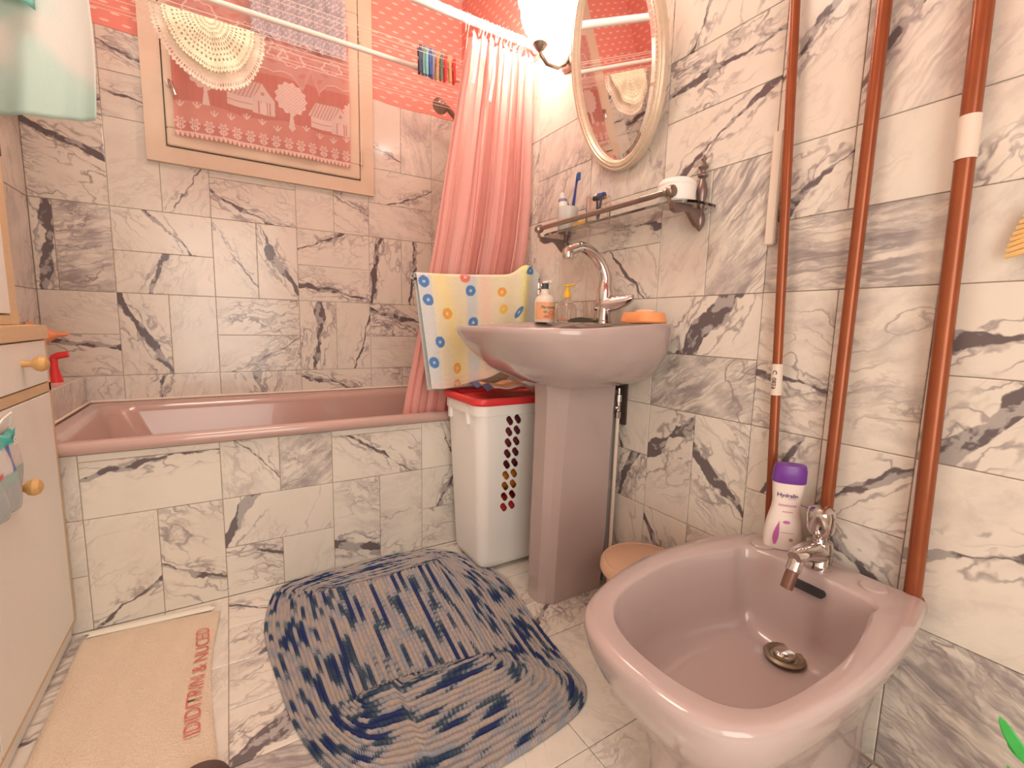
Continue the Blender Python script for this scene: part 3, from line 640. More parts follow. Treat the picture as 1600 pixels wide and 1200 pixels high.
# ------------------------------------------------------------------ laundry basket
def basket():
    root = thing('laundry_basket', 'white plastic laundry basket with slots and red lid beside the sink pedestal', 'basket', (.83, 1.42, 0))
    cx, cy = .845, 1.425
    bd = B().loft([rrect(cx, cy, .13, .100, .035, .012), rrect(cx, cy, .140, .108, .035, .020), rrect(cx, cy, .145, .112, .035, .04), rrect(cx, cy, .170, .134, .04, .56), rrect(cx, cy, .177, .140, .042, .562), rrect(cx, cy, .177, .140, .042, .598), rrect(cx, cy, .174, .137, .042, .600),
                  rrect(cx, cy, .168, .131, .04, .600), rrect(cx, cy, .166, .130, .04, .56), rrect(cx, cy, .141, .108, .033, .04), rrect(cx, cy, .10, .09, .03, .026)], True, True).build('body', WHITEP, root, sharp=40)
    cut = B()
    for r_ in range(10):
        for c_ in range(4):
            t = (.540-r_*.0385); x = cx-.170+.118+c_*.032-(.54-t)*.030
            if c_ >= 2: x += .075
            z = t+c_*.003
            rg = [[], []]
            for k in range(16):
                a = 2*PI*k/16; px = .0105*math.cos(a); pz = .0105*math.sin(a)+(.0078 if math.sin(a) > 0 else -.0078)
                q = R(34); dx = px*math.cos(q)-pz*math.sin(q); dz = px*math.sin(q)+pz*math.cos(q)
                for m_, yy in ((0, cy-.17), (1, cy-.05)): rg[m_].append((x+dx, yy, z+dz))
            if r_ < 9: cut.loft(rg)
    co = cut.build('cutter', WHITEP, root)
    md = bd.modifiers.new('slots', 'BOOLEAN'); md.object = co; md.operation = 'DIFFERENCE'; md.solver = 'EXACT'
    dg = bpy.context.evaluated_depsgraph_get(); me = bpy.data.meshes.new_from_object(bd.evaluated_get(dg)); bd.modifiers.clear(); bd.data = me
    me.shade_smooth(); me.set_sharp_from_angle(angle=R(40))
    bpy.data.objects.remove(co)
    for yy in (1.36, 1.50): B().box((.666, yy, .525), (.678, yy+.018, .59), .002).build('clip', WHITEP, root, sharp=20)
    # red lid: sunken panel inside a raised rim with a handle opening whose shade is painted as a darker red pad
    lid = B().loft([rrect(cx, cy, .181, .144, .045, .596), rrect(cx, cy, .186, .149, .047, .604), rrect(cx, cy, .184, .147, .046, .618), rrect(cx, cy, .175, .138, .04, .621), rrect(cx, cy, .160, .120, .035, .616), rrect(cx, cy, .150, .112, .03, .607)]).build('lid', RED, root, sharp=45)
    B().loft([rrect(cx-.06, cy-.09, .045, .018, .017, .611), rrect(cx-.06, cy-.09, .045, .018, .017, .6125)]).build('handle_recess', mat('shaded_red_recess', (.30, .04, .04), .5), lid)
    for dx, dy in ((-.11, -.08), (.11, -.08), (-.11, .08), (.11, .08)): B().lathe((cx+dx, cy+dy, 0), [(.012, 0), (.012, .014)]).build('foot', WHITEP, root)
    # laundry seen through the slots
    def lump(name, label, z0, z1, col, seed):
        rr = random.Random(seed); b = B(); rg = []
        n = 36; ph = [rr.uniform(0, 6) for _ in range(4)]
        for k in range(9):
            t = k/8; z = z0+(z1-z0)*t; s = math.sin(PI*(.12+.76*t))**.35; sh = (.112+.022*z/.56)
            rg.append([(cx+sh*1.10*s*sg(math.cos(a), .6)*(1+.04*math.sin(5*a+ph[0]+t*4)), cy+(sh-.024)*1.02*s*sg(math.sin(a), .6)*(1+.05*math.sin(7*a+ph[1]-t*5)), z+.008*math.sin(3*a+ph[2])) for a in [2*PI*i/n for i in range(n)]])
        tag(b.loft(rg).build(name, cloth('laundry_'+label.split()[0], col, tuple(c*.7 for c in col), 40, .3), None), label, 'laundry', 'laundry in the basket')
    lump('folded_towel', 'maroon towel at the top inside the laundry basket', .36, .56, (.22, .035, .05), 1)
    lump('folded_towel', 'orange towel in the middle of the laundry basket', .270, .345, (.75, .25, .02), 2)
    lump('folded_towel', 'bright red cloth low inside the laundry basket', .150, .250, (.70, .05, .05), 3)
    lump('folded_towel', 'white cloth at the bottom of the laundry basket', .045, .138, (.8, .76, .7), 4)
basket()

# ------------------------------------------------------------------ lidded bucket between sink and bidet
def bucket():
    c = (.925, .80, 0); m = mat('beige_plastic', (.74, .47, .32), .4)
    root = thing('lidded_bucket', 'beige plastic bucket with round lid between pedestal and bidet', 'bucket', c)
    B().lathe(c, [(.080, 0), (.084, .005), (.098, .205), (.101, .212), (0, .214)], seg=40).build('body', m, root)
    B().lathe(c, [(.100, .205), (.112, .206), (.115, .212), (.114, .228), (.109, .236), (.104, .238), (.101, .236), (.09, .240), (.05, .244), (0, .245)], seg=48).build('lid', m, root, sharp=30)
bucket()

# ------------------------------------------------------------------ pipes on the right wall
def pipe(label, top, bot, r, sleeve=None, xt=1.047):
    (y1, z1), (y0, z0) = top, bot; d = (y1-y0)/(z1-z0); at = lambda z: y0+d*(z-z0)
    root = thing('copper_pipe', label, 'pipe', (xt, at(0.), 0.), 'copper pipes on the right wall')
    P_ = lambda z: (xt, at(z), z)
    B().tube([(XR+.002, at(.368), .368), (xt+.012, at(.368), .368), (xt+.003, at(.372), .372), P_(.380), P_(.6), P_(1.0), P_(1.6), P_(2.0), P_(ZC-.002)], r, 18).build('tube', COPPER, root)
    if sleeve:
        s = B().tube([P_(sleeve[0]), P_(sleeve[1])], r+.0016, 18).build('sleeve', PAINT, root)
    for z in (2.2,):
        B().tube([P_(z), (XR+.002, at(z), z)], .005, 8).lathe(P_(z), [(r+.002, -.006), (r+.002, .006)]).build('clip', PAINT if z > 2 else COPPER, root)
    return root, at
p1, at1 = pipe('thin brown copper pipe nearest the basin, with a cream printed label', (.598, 1.55), (.547, .461), .0100, (.717, .787))
p2, at2 = pipe('brown copper pipe rising behind the bidet tap', (.433, 1.46), (.433, .494), .0118)
p3, at3 = pipe('thickest brown copper pipe with a cream painted section, nearest the camera', (.295, 1.39), (.279, .404), .0133, (1.147, 1.215))
INK = mat('dark_ink', (.10, .05, .07), .6)
text_mesh('lettering', 'C  0859', .013, INK, p1, lambda x, y: (1.047-.0119*math.cos(y/.0119-.1), at1(.752)+.0119*math.sin(y/.0119-.1), .752-x), bold=.0003)
t = B().box((XR-.014, .603, 1.055), (XR-.002, .625, 1.30), .002).build('cover_strip', PAINT, None, sharp=20); tag(t, 'narrow cream strip on the wall beside the thin copper pipe', 'wall strip')

# ------------------------------------------------------------------ supply pipes behind the pedestal
root = thing('supply_pipe', 'thin cream water pipe with chrome valve beside the sink pedestal', 'pipe', (1.035, 1.05, 0))
B().tube([(1.042, 1.046, .003), (1.042, 1.044, .30), (1.042, 1.042, .60)], .0062, 12).build('tube', PAINT, root)
B().lathe((1.042, 1.042, .575), [(.009, 0), (.010, .02), (.007, .022), (.007, .05), (.010, .052), (.010, .075), (.005, .077), (.005, .095)]).ball((1.030, 1.036, .610), .008).build('valve', CHROME, root)
B().box((1.0665, 1.03, .55), (XR-.001, 1.10, .70), .003).build('wall_plate', BRASS2, root, sharp=20)
root = thing('waste_pipe', 'grey waste pipe running down behind the sink pedestal', 'pipe', (1.045, 1.085, 0))
B().tube([(1.055, 1.078, .003), (1.055, 1.078, .66)], .0105, 16).build('tube', mat('grey_pvc', (.42, .38, .38), .5), root)
B().lathe((1.055, 1.078, .33), [(.012, 0), (.0125, .004), (.0125, .026), (.012, .03)]).build('coupling', mat('grey_pvc_ring', (.5, .45, .44), .5), root)

# ------------------------------------------------------------------ oval mirror, hung tilting forward
TH = math.atan(.2)
def mirror():
    yc, dz, a, b = 1.0808, .2932, .1846, .2955
    root = thing('oval_mirror', 'oval wall mirror in a ridged cream frame hanging above the glass shelf', 'mirror', (1.0, yc, 1.34))
    c0 = Vector((1.05, yc, 1.34)); uz = Vector((-math.sin(TH), 0, math.cos(TH))); nn = Vector((-math.cos(TH), 0, -math.sin(TH)))
    c = c0+uz*dz; uy = Vector((0, 1, 0))
    prof = [(0, -.012), (0, .004), (-.004, .010), (-.009, .009), (-.011, .012), (-.016, .0135), (-.020, .0105), (-.023, .0115), (-.027, .009), (-.030, .006), (-.030, -.012)]
    n = 96; rings = []
    for o_, h in prof:
        rings.append([(c+uy*(a+o_)*math.cos(t)+uz*(b+o_)*math.sin(t)+nn*h)[:] for t in [2*PI*k/n for k in range(n)]])
    fr = B().loft(rings+[rings[0]], False, False).build('frame', grainy('cream_gilt_frame', (.80, .66, .50), (.62, .50, .38), 60, .3, .05, metal=.25), root, sharp=30)
    bd = B()
    for k in range(150):
        t = 2*PI*k/150; p = c+uy*(a-.0215)*math.cos(t)+uz*(b-.0215)*math.sin(t)+nn*.0115
        bd.lathe(p, [(0, -.0022), (.0022, -.001), (.0022, .001), (0, .0022)], nn, 6)
    tag(bd.build('bead_trim', fr.data.materials[0], fr), kind='stuff')
    rg = []
    for o_, h in ((-.029, .001), (-.044, .005)): rg.append([(c+uy*(a+o_)*math.cos(t)+uz*(b+o_)*math.sin(t)+nn*h)[:] for t in [2*PI*k/n for k in range(n)]])
    B().loft(rg, True, True).build('mirror_glass', mat('silvered_glass', (.90, .86, .84), .02, 1), root, sharp=2)
    B().tube([(XR, yc, 2.02), (XR-.005, yc, 2.0), (c+uz*(b-.02)-nn*.005)[:]], .002, 6).build('hanging_wire', BRASS, root)
mirror()

# ------------------------------------------------------------------ sconce
def sconce(y, zc, label):
    root = thing('wall_sconce', label, 'lamp', (XR, y, zc), 'sconces beside the mirror')
    bx = .935
    B().lathe((XR-.001, y, zc-.02), [(.030, 0), (.030, .006), (.018, .014), (0, .016)], (-1, 0, 0), 24, 1, 1.7).build('backplate', BRASS, root)
    B().tube([(XR-.01, y, zc+.0), (XR-.03, y, zc-.035), (XR-.06, y, zc-.055), (bx+.03, y, zc-.055), (bx+.005, y, zc-.035), (bx, y, zc-.01)], .007, 12).build('arm', BRASS, root)
    B().lathe((XR-.012, y-.02, zc+.02), [(0, -.01), (.008, 0), (.004, .02), (.009, .035), (.004, .05), (.008, .062), (0, .09)]).build('finial', BRASS, root)
    B().lathe((bx, y, zc-.02), [(0, -.012), (.008, -.006), (.014, 0), (.022, .010), (.026, .016), (.018, .018), (.014, .030), (0, .031)]).build('cup', BRASS, root)
    sh = mat('frosted_tulip_glass', (1, .95, .88), .35); bsdf(sh).inputs['Transmission Weight'].default_value = .9
    bsdf(sh).inputs['Emission Color'].default_value = (1, .93, .82, 1); bsdf(sh).inputs['Emission Strength'].default_value = 9.0
    b = B(); n = 48
    def f(u, v):
        a = 2*PI*u; h = .13*v; r = .022+.044*math.sin(min(1, v*1.15)*PI*.62)+.012*max(0, v-.75)*4*(1+.25*math.sin(a*6))
        return (bx+r*math.cos(a), y+r*math.sin(a), zc+.0+h)
    b.grid(f, n, 14, wrap=True).build('shade', sh, root, solid=.002)
    B().lathe((bx, y, zc+.012), [(.010, 0), (.012, .02), (.022, .05), (.026, .075), (.018, .098), (0, .106)]).build('bulb', emis('lit_bulb', (1, .90, .76), 60), root)
    light('sconce_bulb_light', 'POINT', (bx, y, zc+.16), 11.0, (1, .92, .80), .035)
sconce(1.385, 1.80, 'lit brass wall sconce with frosted tulip shade left of the oval mirror')

# ------------------------------------------------------------------ glass shelf with rail
def shelf():
    root = thing('glass_shelf', 'smoked glass shelf on turned brass brackets below the oval mirror', 'shelf', (1.0, 1.08, 1.17))
    y0, y1, xf = .765, 1.385, .945; r = .06; pts = [(XR-.004, y0), ]
    for k in range(7): a = R(90*k/6); pts.append((xf+r-r*math.sin(a), y0+r-r*math.cos(a)))
    for k in range(7): a = R(90*k/6); pts.append((xf+r-r*math.cos(a), y1-r+r*math.sin(a)))
    pts.append((XR-.004, y1))
    B().loft([[(x, y, 1.168) for x, y in pts], [(x, y, 1.175) for x, y in pts]]).build('glass_plate', SHELFG, root, sharp=30)
    zr, xr = 1.192, .932
    B().tube([(xr, .80, zr), (xr, 1.36, zr)], .0075, 14).build('rail', BRASS, root)
    for y in ((.80, 1.358) if True else ()):
        B().lathe((xr, y-.018, zr), [(.008, 0), (.0135, .004), (.0150, .010), (.010, .020), (.0115, .026), (.008, .032)], (0, 1, 0)).build('rail_end', BRASS, root)
        B().tube([(xr, y, zr-.004), (xr+.004, y, 1.168), (xr+.02, y, 1.160)], .005, 8).build('rail_post', BRASS, root)
        # scrolled arm under the glass
        rg = []
        for k in range(13):
            t = k/12; x = xr+.01+(XR-.018-xr-.01)*t; zt = 1.167; h = .012+.030*t*t+.008*math.sin(t*9)
            rg.append([(x, y-.006, zt), (x, y+.006, zt), (x, y+.006, zt-h), (x, y-.006, zt-h)])
        B().loft(rg).build('arm', BRASS2, root, sharp=50)
        B().lathe((XR-.016, y, 1.112), [(0, 0), (.005, .005), (.011, .016), (.0135, .030), (.011, .042), (.008, .05), (.008, .066), (.0125, .085), (.0145, .100), (.011, .118), (.006, .132), (.0125, .137), (.0125, .141), (.006, .146), (.006, .152), (.0125, .160), (.007, .170), (.004, .174), (.007, .180), (.0, .192)]).build('finial_post', BRASS2, root)
shelf()
ZS = 1.1755
def cup():
    root = thing('tooth_cup', 'pale tumbler at the left end of the glass shelf', 'cup', (.985, 1.265, ZS))
    B().lathe((.985, 1.265, ZS), [(.030, 0), (.032, .003), (.0355, .076), (.0335, .077), (.030, .006), (0, .005)], seg=28).build('body', mat('frosted_grey_plastic', (.62, .60, .57), .4), root)
cup()
def toothbrush():
    root = thing('toothbrush', 'dark blue toothbrush standing in the tumbler on the shelf', 'toothbrush', (.985, 1.26, ZS+.01))
    m = mat('navy_plastic', (.02, .04, .22), .35); a, b = Vector((.988, 1.255, ZS+.008)), Vector((.992, 1.228, ZS+.178))
    B().tube([a+(b-a)*t for t in (0, .3, .6, .75, .9, 1)], [.005, .006, .0045, .003, .0045, .004], 8).build('handle', m, root)
    q = a+(b-a)*.93; B().box(q+Vector((-.004, -.013, -.010)), q+Vector((.004, -.003, .014)), .001).build('bristles', mat('blue_bristles', (.05, .12, .35), .7), root, sharp=20)
toothbrush()
def tube_():
    root = thing('toothpaste_tube', 'white toothpaste tube leaning in the tumbler on the shelf', 'toothpaste', (.985, 1.28, ZS+.01))
    a, b = Vector((.982, 1.276, ZS+.010)), Vector((.982, 1.290, ZS+.098))
    B().tube([a, a+(b-a)*.4, b], [.010, .013, .015], 16).build('body', WHITEP, root)
    d = (b-a).normalized(); B().tube([b, b+d*.010], .0152, 16).build('band', mat('violet_band', (.30, .22, .36), .5), root)
    B().tube([b+d*.010, b+d*.032], [.011, .009], 14).build('cap', mat('grey_cap', (.72, .66, .62), .5), root)
tube_()
def jar():
    root = thing('razor_jar', 'clear plastic jar holding razors on the middle of the glass shelf', 'jar', (.99, 1.12, ZS))
    B().lathe((.99, 1.12, ZS), [(.036, 0), (.038, .004), (.038, .078), (.034, .084), (.032, .084), (.036, .077), (.036, .006), (0, .005)], seg=28).build('glass', CLEARP, root)
jar()
for i, (dy, dx, c, lb) in enumerate(((-.018, -.006, (.06, .10, .30), 'navy razor leaning left in the clear shelf jar'), (.012, .004, (.03, .03, .04), 'black razor leaning right in the clear shelf jar'), (0., .014, (.55, .38, .12), 'ochre razor upright at the back of the clear shelf jar'))):
    a = Vector((.99, 1.12, ZS+.008)); b = Vector((.99+dx, 1.12+dy, ZS+.082)); root = thing('razor', lb, 'razor', a, 'razors in the jar')
    m = mat('razor_plastic_%d' % i, c, .4); B().tube([a, b], [.004, .003], 8).build('handle', m, root)
    B().box(b+Vector((-.006, -.017, -.006)), b+Vector((.006, .017, .006)), .002).build('head', m, root, sharp=20)
tag(B().box((.955, 1.135, ZS), (.975, 1.20, ZS+.012), .003).build('amber_comb', mat('amber_plastic', (.80, .42, .08), .3), None, sharp=20), 'amber comb lying on the glass shelf behind the rail', 'comb')
root = thing('white_pot', 'squat white rounded pot at the right end of the glass shelf', 'pot', (.990, .826, ZS))
B().lathe((.990, .826, ZS), [(.042, 0), (.046, .004), (.047, .038), (.045, .041), (0, .041)], seg=36).build('body', WHITEP, root)
B().lathe((.990, .826, ZS+.040), [(.046, 0), (.0475, .004), (.046, .010), (.038, .018), (.02, .023), (0, .024)], seg=36).build('lid', mat('white_lid', (.88, .84, .80), .3), root)

# ------------------------------------------------------------------ things on the sink's back edge
ZK = .8725
def pump_bottle(name, label, c, r, h, body_m, cap_m, noz, prof=None, liquid=None):
    root = thing(name, label, 'bottle', c); x, y, z = c
    B().lathe(c, [(r*.94, 0), (r, .004), (r, h*.72), (r*.93, h*.83), (r*.70, h*.93), (r*.42, h*.98), (r*.40, h), (r*.40, h+.001), (0, h+.001)], seg=32, sy=1.15).build('body', body_m, root)
    return root
c = (.965, 1.352, ZK)
root = pump_bottle('soap_dispenser', 'cream hand soap pump bottle with peach fruit label on the sink', c, .0345, .100, mat('cream_bottle', (.86, .76, .66), .3), None, None)
B().lathe((c[0], c[1], c[2]+.100), [(.0155, 0), (.0155, .016), (.0, .016)]).build('collar', mat('cream_collar', (.86, .77, .67), .35), root)
pm = mat('slate_pump', (.06, .08, .10), .4)
bb = B()
for k in range(4): bb.lathe((c[0], c[1], c[2]+.116+k*.005), [(.0115, 0), (.0128, .002), (.0115, .005)])
bb.build('pump_ridges', pm, root)
B().lathe((c[0], c[1], c[2]+.137), [(.011, 0), (.012, .003), (.010, .007), (0, .008)]).tube([(c[0], c[1], c[2]+.142), (c[0]+.004, c[1]-.022, c[2]+.143), (c[0]+.005, c[1]-.030, c[2]+.139)], .0035, 8).build('pump_head', WHITEP, root)
lab = B(); ca = math.atan2(-c[1], -c[0])  # faces the room
def on_bottle(c, r, x, z, a0, sy=1.15, off=.0006):
    a = a0+x/r; return (c[0]+(r+off)*math.cos(a), c[1]+(r+off)*sy*math.sin(a), c[2]+z)
A1 = math.atan2(0-c[1], 0-c[0])+.15
lab.grid(lambda u, v: on_bottle(c, .0345, (u-.5)*.086, .010+.060*v, A1), 24, 6).build('label', mat('peach_label', (.88, .46, .24), .45), root)
text_mesh('lettering', 'Persavon', .0145, mat('blue_ink', (.06, .12, .22), .5), root, lambda x, y: on_bottle(c, .0345, x+.006, .052+y, A1, off=.0012), shear=.3, bold=.0002)
for nm, (px, pz), rr_, colr in (('leaf_print', (-.004, .036), .0055, (.25, .36, .18)), ('fruit_print', (.012, .032), .0090, (.82, .25, .10)), ('fruit_core_print', (.012, .032), .005, (.92, .45, .22)), ('petal_print', (.0, .020), .0060, (.72, .20, .12))):
    b = B(); off = .0013+.0003*('core' in nm)
    b.add([on_bottle(c, .0345, px*1.3, pz, A1, off=off)]+[on_bottle(c, .0345, px*1.3+1.25*rr_*(1.5 if 'petal' in nm else 1)*math.cos(t), pz+rr_*.8*math.sin(t), A1, off=off) for t in [2*PI*k/14 for k in range(14)]], [(0, k+1, (k+1) % 14+1) for k in range(14)])
    b.build(nm, mat(nm, colr, .5), root)
c = (.975, 1.238, ZK)
root = thing('clear_soap_dispenser', 'clear pump bottle with yellow pump on the sink', 'bottle', c)
B().lathe(c, [(.029, 0), (.0315, .004), (.0315, .040), (.029, .056), (.020, .070), (.0115, .078), (.0115, .084), (.0100, .084), (.0100, .077), (.019, .068), (.0278, .055), (.0305, .040), (.0305, .006), (0, .004)], seg=32, sy=1.15).build('body', CLEARP, root)
ym = mat('yellow_pump', (.88, .52, .03), .35)
B().lathe((c[0], c[1], c[2]+.083), [(.012, 0), (.0125, .012), (.010, .018), (.0065, .024), (.0065, .036), (.011, .038), (.010, .042), (0, .043)]).tube([(c[0], c[1], c[2]+.122), (c[0]+.004, c[1]-.020, c[2]+.124), (c[0]+.006, c[1]-.032, c[2]+.126)], .003, 8).build('pump', ym, root)
B().tube([(c[0], c[1], c[2]+.09), (c[0], c[1]+.002, c[2]+.008)], .0018, 6).build('dip_tube', CLEARP, root)
B().lathe(c, [(.0265, .006), (.0285, .008), (.0285, .014), (0, .0141)], seg=24).build('liquid', mat('pink_soap', (.80, .35, .25), .3), root)
c = (1.02, 1.175, ZK)
root = thing('toothbrush_glass', 'small clear tumbler behind the yellow pump bottle', 'glass', c)
B().lathe(c, [(.018, 0), (.024, .072), (.0225, .072), (.017, .004), (0, .003)], seg=28).build('body', CLEARP, root)
root = thing('hair_comb', 'dark olive comb lying beside the sink tap', 'comb', (.965, 1.15, ZK))
b = B(); rg = []
for k in range(9):
    t = k/8; yy = 1.205-.125*t; hh = .004+.010*math.sin(PI*min(1, t*1.05))**.7; rg.append([(.953, yy, ZK+.001), (.978, yy, ZK+.001), (.974, yy, ZK+.003+hh+.002*math.sin(t*20)), (.957, yy, ZK+.003+hh)])
b.loft(rg).build('comb_body', mat('dark_olive_plastic', (.05, .05, .035), .4), root)
# soap holder (black) and orange soap dish with soap
root = thing('nail_brush', 'dark wooden nail brush with black bristles behind the orange soap dish', 'brush', (1.01, .955, ZK))
B().box((1.005, .890, ZK+.010), (1.050, .990, ZK+.027), .004).build('black_back', BLACKP, root, sharp=20)
B().box((1.010, .897, ZK), (1.045, .984, ZK+.012), .001).build('bristles', grainy('brown_bristle', (.14, .05, .03), (.35, .15, .09), 120, .8, .4), root, sharp=20)
root = thing('soap_dish', 'orange oval soap dish on the right end of the sink', 'soap dish', (.955, .90, ZK-.001))
c = (.955, .880, ZK+.001)
B().loft([[(c[0]+rx*sg(math.cos(a), .8), c[1]+ry*sg(math.sin(a), .8), c[2]+h) for a in [2*PI*k/32 for k in range(32)]] for rx, ry, h in ((.040, .064, 0), (.042, .067, .004), (.038, .060, .026), (.036, .058, .028), (.031, .052, .026), (.025, .043, .018))]).build('dish', ORANGE, root)
tag(B().loft([[(c[0]+rx*math.cos(a), c[1]-.004+ry*math.sin(a), c[2]+h) for a in [2*PI*k/28 for k in range(28)]] for rx, ry, h in ((.016, .028, .019), (.020, .033, .024), (.020, .033, .031), (.013, .022, .0355), (.004, .006, .0365))]).build('bar_of_soap', mat('peach_soap', (.88, .56, .36), .45), None), 'peach bar of soap lying in the orange soap dish', 'soap')

# ------------------------------------------------------------------ shampoo bottle on the bidet
def shampoo():
    c = Vector((1.010, .497, .3915)); root = thing('wash_bottle', 'white and purple curvy wash bottle standing on the bidet rim', 'bottle', c)
    q = R(-40)   # turned toward the room
    def pr(rx, ry, h): return [(c.x+(rx*sg(math.cos(a), .8))*math.sin(q)+(ry*sg(math.sin(a), .8))*math.cos(q)+.02*h, c.y+(rx*sg(math.cos(a), .8))*math.cos(q)-(ry*sg(math.sin(a), .8))*math.sin(q)-.01*h, c.z+h) for a in [2*PI*k/32 for k in range(32)]]
    prof = [(.030, .016, 0), (.034, .019, .004), (.035, .020, .03), (.032, .0195, .058), (.0265, .0175, .085), (.0255, .017, .10), (.028, .0175, .125), (.0295, .018, .142)]
    prof = [(a*1.05, b_*1.05, h*1.04) for a, b_, h in prof]
    B().loft([pr(*p) for p in prof]).build('body', mat('pearl_white_plastic', (.86, .74, .68), .3), root)
    B().loft([pr(.0312, .0195, .1475), pr(.0325, .0205, .149), pr(.0318, .020, .175), pr(.029, .018, .186), pr(.02, .012, .1875)]).build('cap', mat('purple_cap', (.17, .045, .33), .35), root)
    fx = Vector((math.sin(q), math.cos(q), 0)); fy = Vector((-math.cos(q), math.sin(q), 0))
    # front normal faces the camera side
    nrm = fy if fy.dot(-c) > 0 else -fy; right = Vector((0, 0, 1)).cross(nrm)*1.0
    def wat(h):
        for (a, b_, h0), (a2, b2, h1) in zip(prof, prof[1:]):
            if h0 <= h <= h1: t = (h-h0)/(h1-h0); return a+(a2-a)*t, b_+(b2-b_)*t
        return prof[-1][:2]
    def on(x, z, off=.0008):
        rx, ry = wat(z); yy = ry*max(.0, (1-min(.98, abs(x)/rx)**2.5))**.4
        return (c+right*x+nrm*(yy+off)+Vector((.02*z, -.01*z, z)))[:]
    ink = mat('violet_ink', (.14, .06, .20), .5); pk = mat('pink_print', (.66, .33, .42), .5); mg = mat('magenta_drop', (.52, .12, .38), .4)
    text_mesh('lettering', 'Hydralin', .0115, ink, root, lambda x, y: on(x-.003, .122+y), bold=.0003)
    for nm, x0, x1, z0, z1 in (('stripe_print', -.018, .016, .098, .102), ('stripe_print', -.010, .010, .085, .0875), ('stripe_print', -.008, .016, .040, .0415), ('underline_print', -.002, .014, .1145, .116)):
        B().grid(lambda u, v: on(x0+(x1-x0)*u, z0+(z1-z0)*v), 10, 3).build(nm, pk, root)
    B().grid(lambda u, v: on(-.018+(u-.5)*.014*math.sin(PI*min(1, v*1.0+.08))*(1-.6*v)+.006*v*v, .012+.058*v), 7, 12).build('drop_print', mg, root)
    B().add([on(.012+.004*math.cos(t), .026+.004*math.sin(t)) for t in [2*PI*k/12 for k in range(12)]], [tuple(range(12))]).build('seal_print', mat('tan_seal', (.50, .32, .20), .5), root)
    B().add([on(0+.007*math.cos(t), .064+.0035*math.sin(t)) for t in [2*PI*k/12 for k in range(12)]], [tuple(range(12))]).build('flower_print', mg, root)
shampoo()

# ------------------------------------------------------------------ cabinets on the left
XC = -.385
def cabinets():
    y0, y1 = .62, 1.570
    root = thing('low_cabinet', 'low white cabinet with pine edges and wooden knobs along the left wall', 'cabinet', (-.48, 1.1, 0))
    B().box((XL+.004, y0, .05), (XC-.020, y1, .800)).build('body', GREYLAM, root, smooth=False)
    B().box((XL+.004, y0, .004), (XC-.012, y1, .052)).build('plinth', GREYLAM, root, smooth=False)
    B().box((XL+.004, y0-.01, .800), (XC+.004, y1+.001, .834), .002).build('worktop', PINE, root, sharp=20)
    B().box((XC-.020, y0, .672), (XC-.001, y1, .694), .001).build('cross_rail', PINE, root, sharp=20)
    B().box((XC-.020, y1-.014, .05), (XC-.001, y1, .80), .001).build('edge_strip', PINE, root, sharp=20)
    B().box((XC-.020, y0, .048), (XC-.002, y1-.014, .058), .001).build('edge_strip', PINE, root, sharp=20)
    def knob(p, par): B().lathe(p, [(.0075, 0), (.0065, .012), (.008, .016), (.015, .022), (.0175, .030), (.014, .039), (.006, .043), (0, .0435)], (1, 0, 0)).build('knob', KNOBW, par)
    d1 = B().box((XC-.018, 1.10, .697), (XC, y1-.017, .797), .001).build('drawer', GREYLAM, root, sharp=20); knob((XC, 1.395, .752), d1)
    d2 = B().box((XC-.018, y0+.01, .697), (XC, 1.096, .797), .001).build('drawer', GREYLAM, root, sharp=20); knob((XC, .86, .752), d2)
    e1 = B().box((XC-.018, 1.10, .060), (XC, y1-.017, .669), .001).build('door', GREYLAM, root, sharp=20); knob((XC, 1.278, .508), e1)
    e2 = B().box((XC-.018, y0+.01, .060), (XC, 1.096, .669), .001).build('door', GREYLAM, root, sharp=20); knob((XC, .90, .508), e2)
    xc = -.418
    root = thing('upper_cabinet', 'white upper cabinet with pine frame standing on the low cabinet', 'cabinet', (-.5, 1.2, .835))
    ye = 1.525
    B().box((XL+.004, .62, .835), (xc-.016, ye, 1.50)).build('body', GREYLAM, root, smooth=False)
    B().box((xc-.016, ye-.045, .835), (xc, ye+.002, 1.50), .001).build('edge_strip', PINE, root, sharp=20)
    B().box((xc-.016, .62, .835), (xc, ye-.045, .856), .001).build('bottom_rail', PINE, root, sharp=20)
    B().box((xc-.016, .62, 1.47), (xc, ye-.045, 1.50), .001).build('top_rail', PINE, root, sharp=20)
    B().box((xc-.016, 1.05, .860), (xc+.002, ye-.048, 1.466), .001).build('door', GREYLAM, root, sharp=20)
    B().box((xc-.016, .63, .860), (xc+.002, 1.046, 1.466), .001).build('door', GREYLAM, root, sharp=20)
    B().box((xc+.001, ye-.03, 1.205), (xc+.006, ye-.012, 1.250), .001).build('magnetic_catch', BLACKP, root, sharp=20)
cabinets()

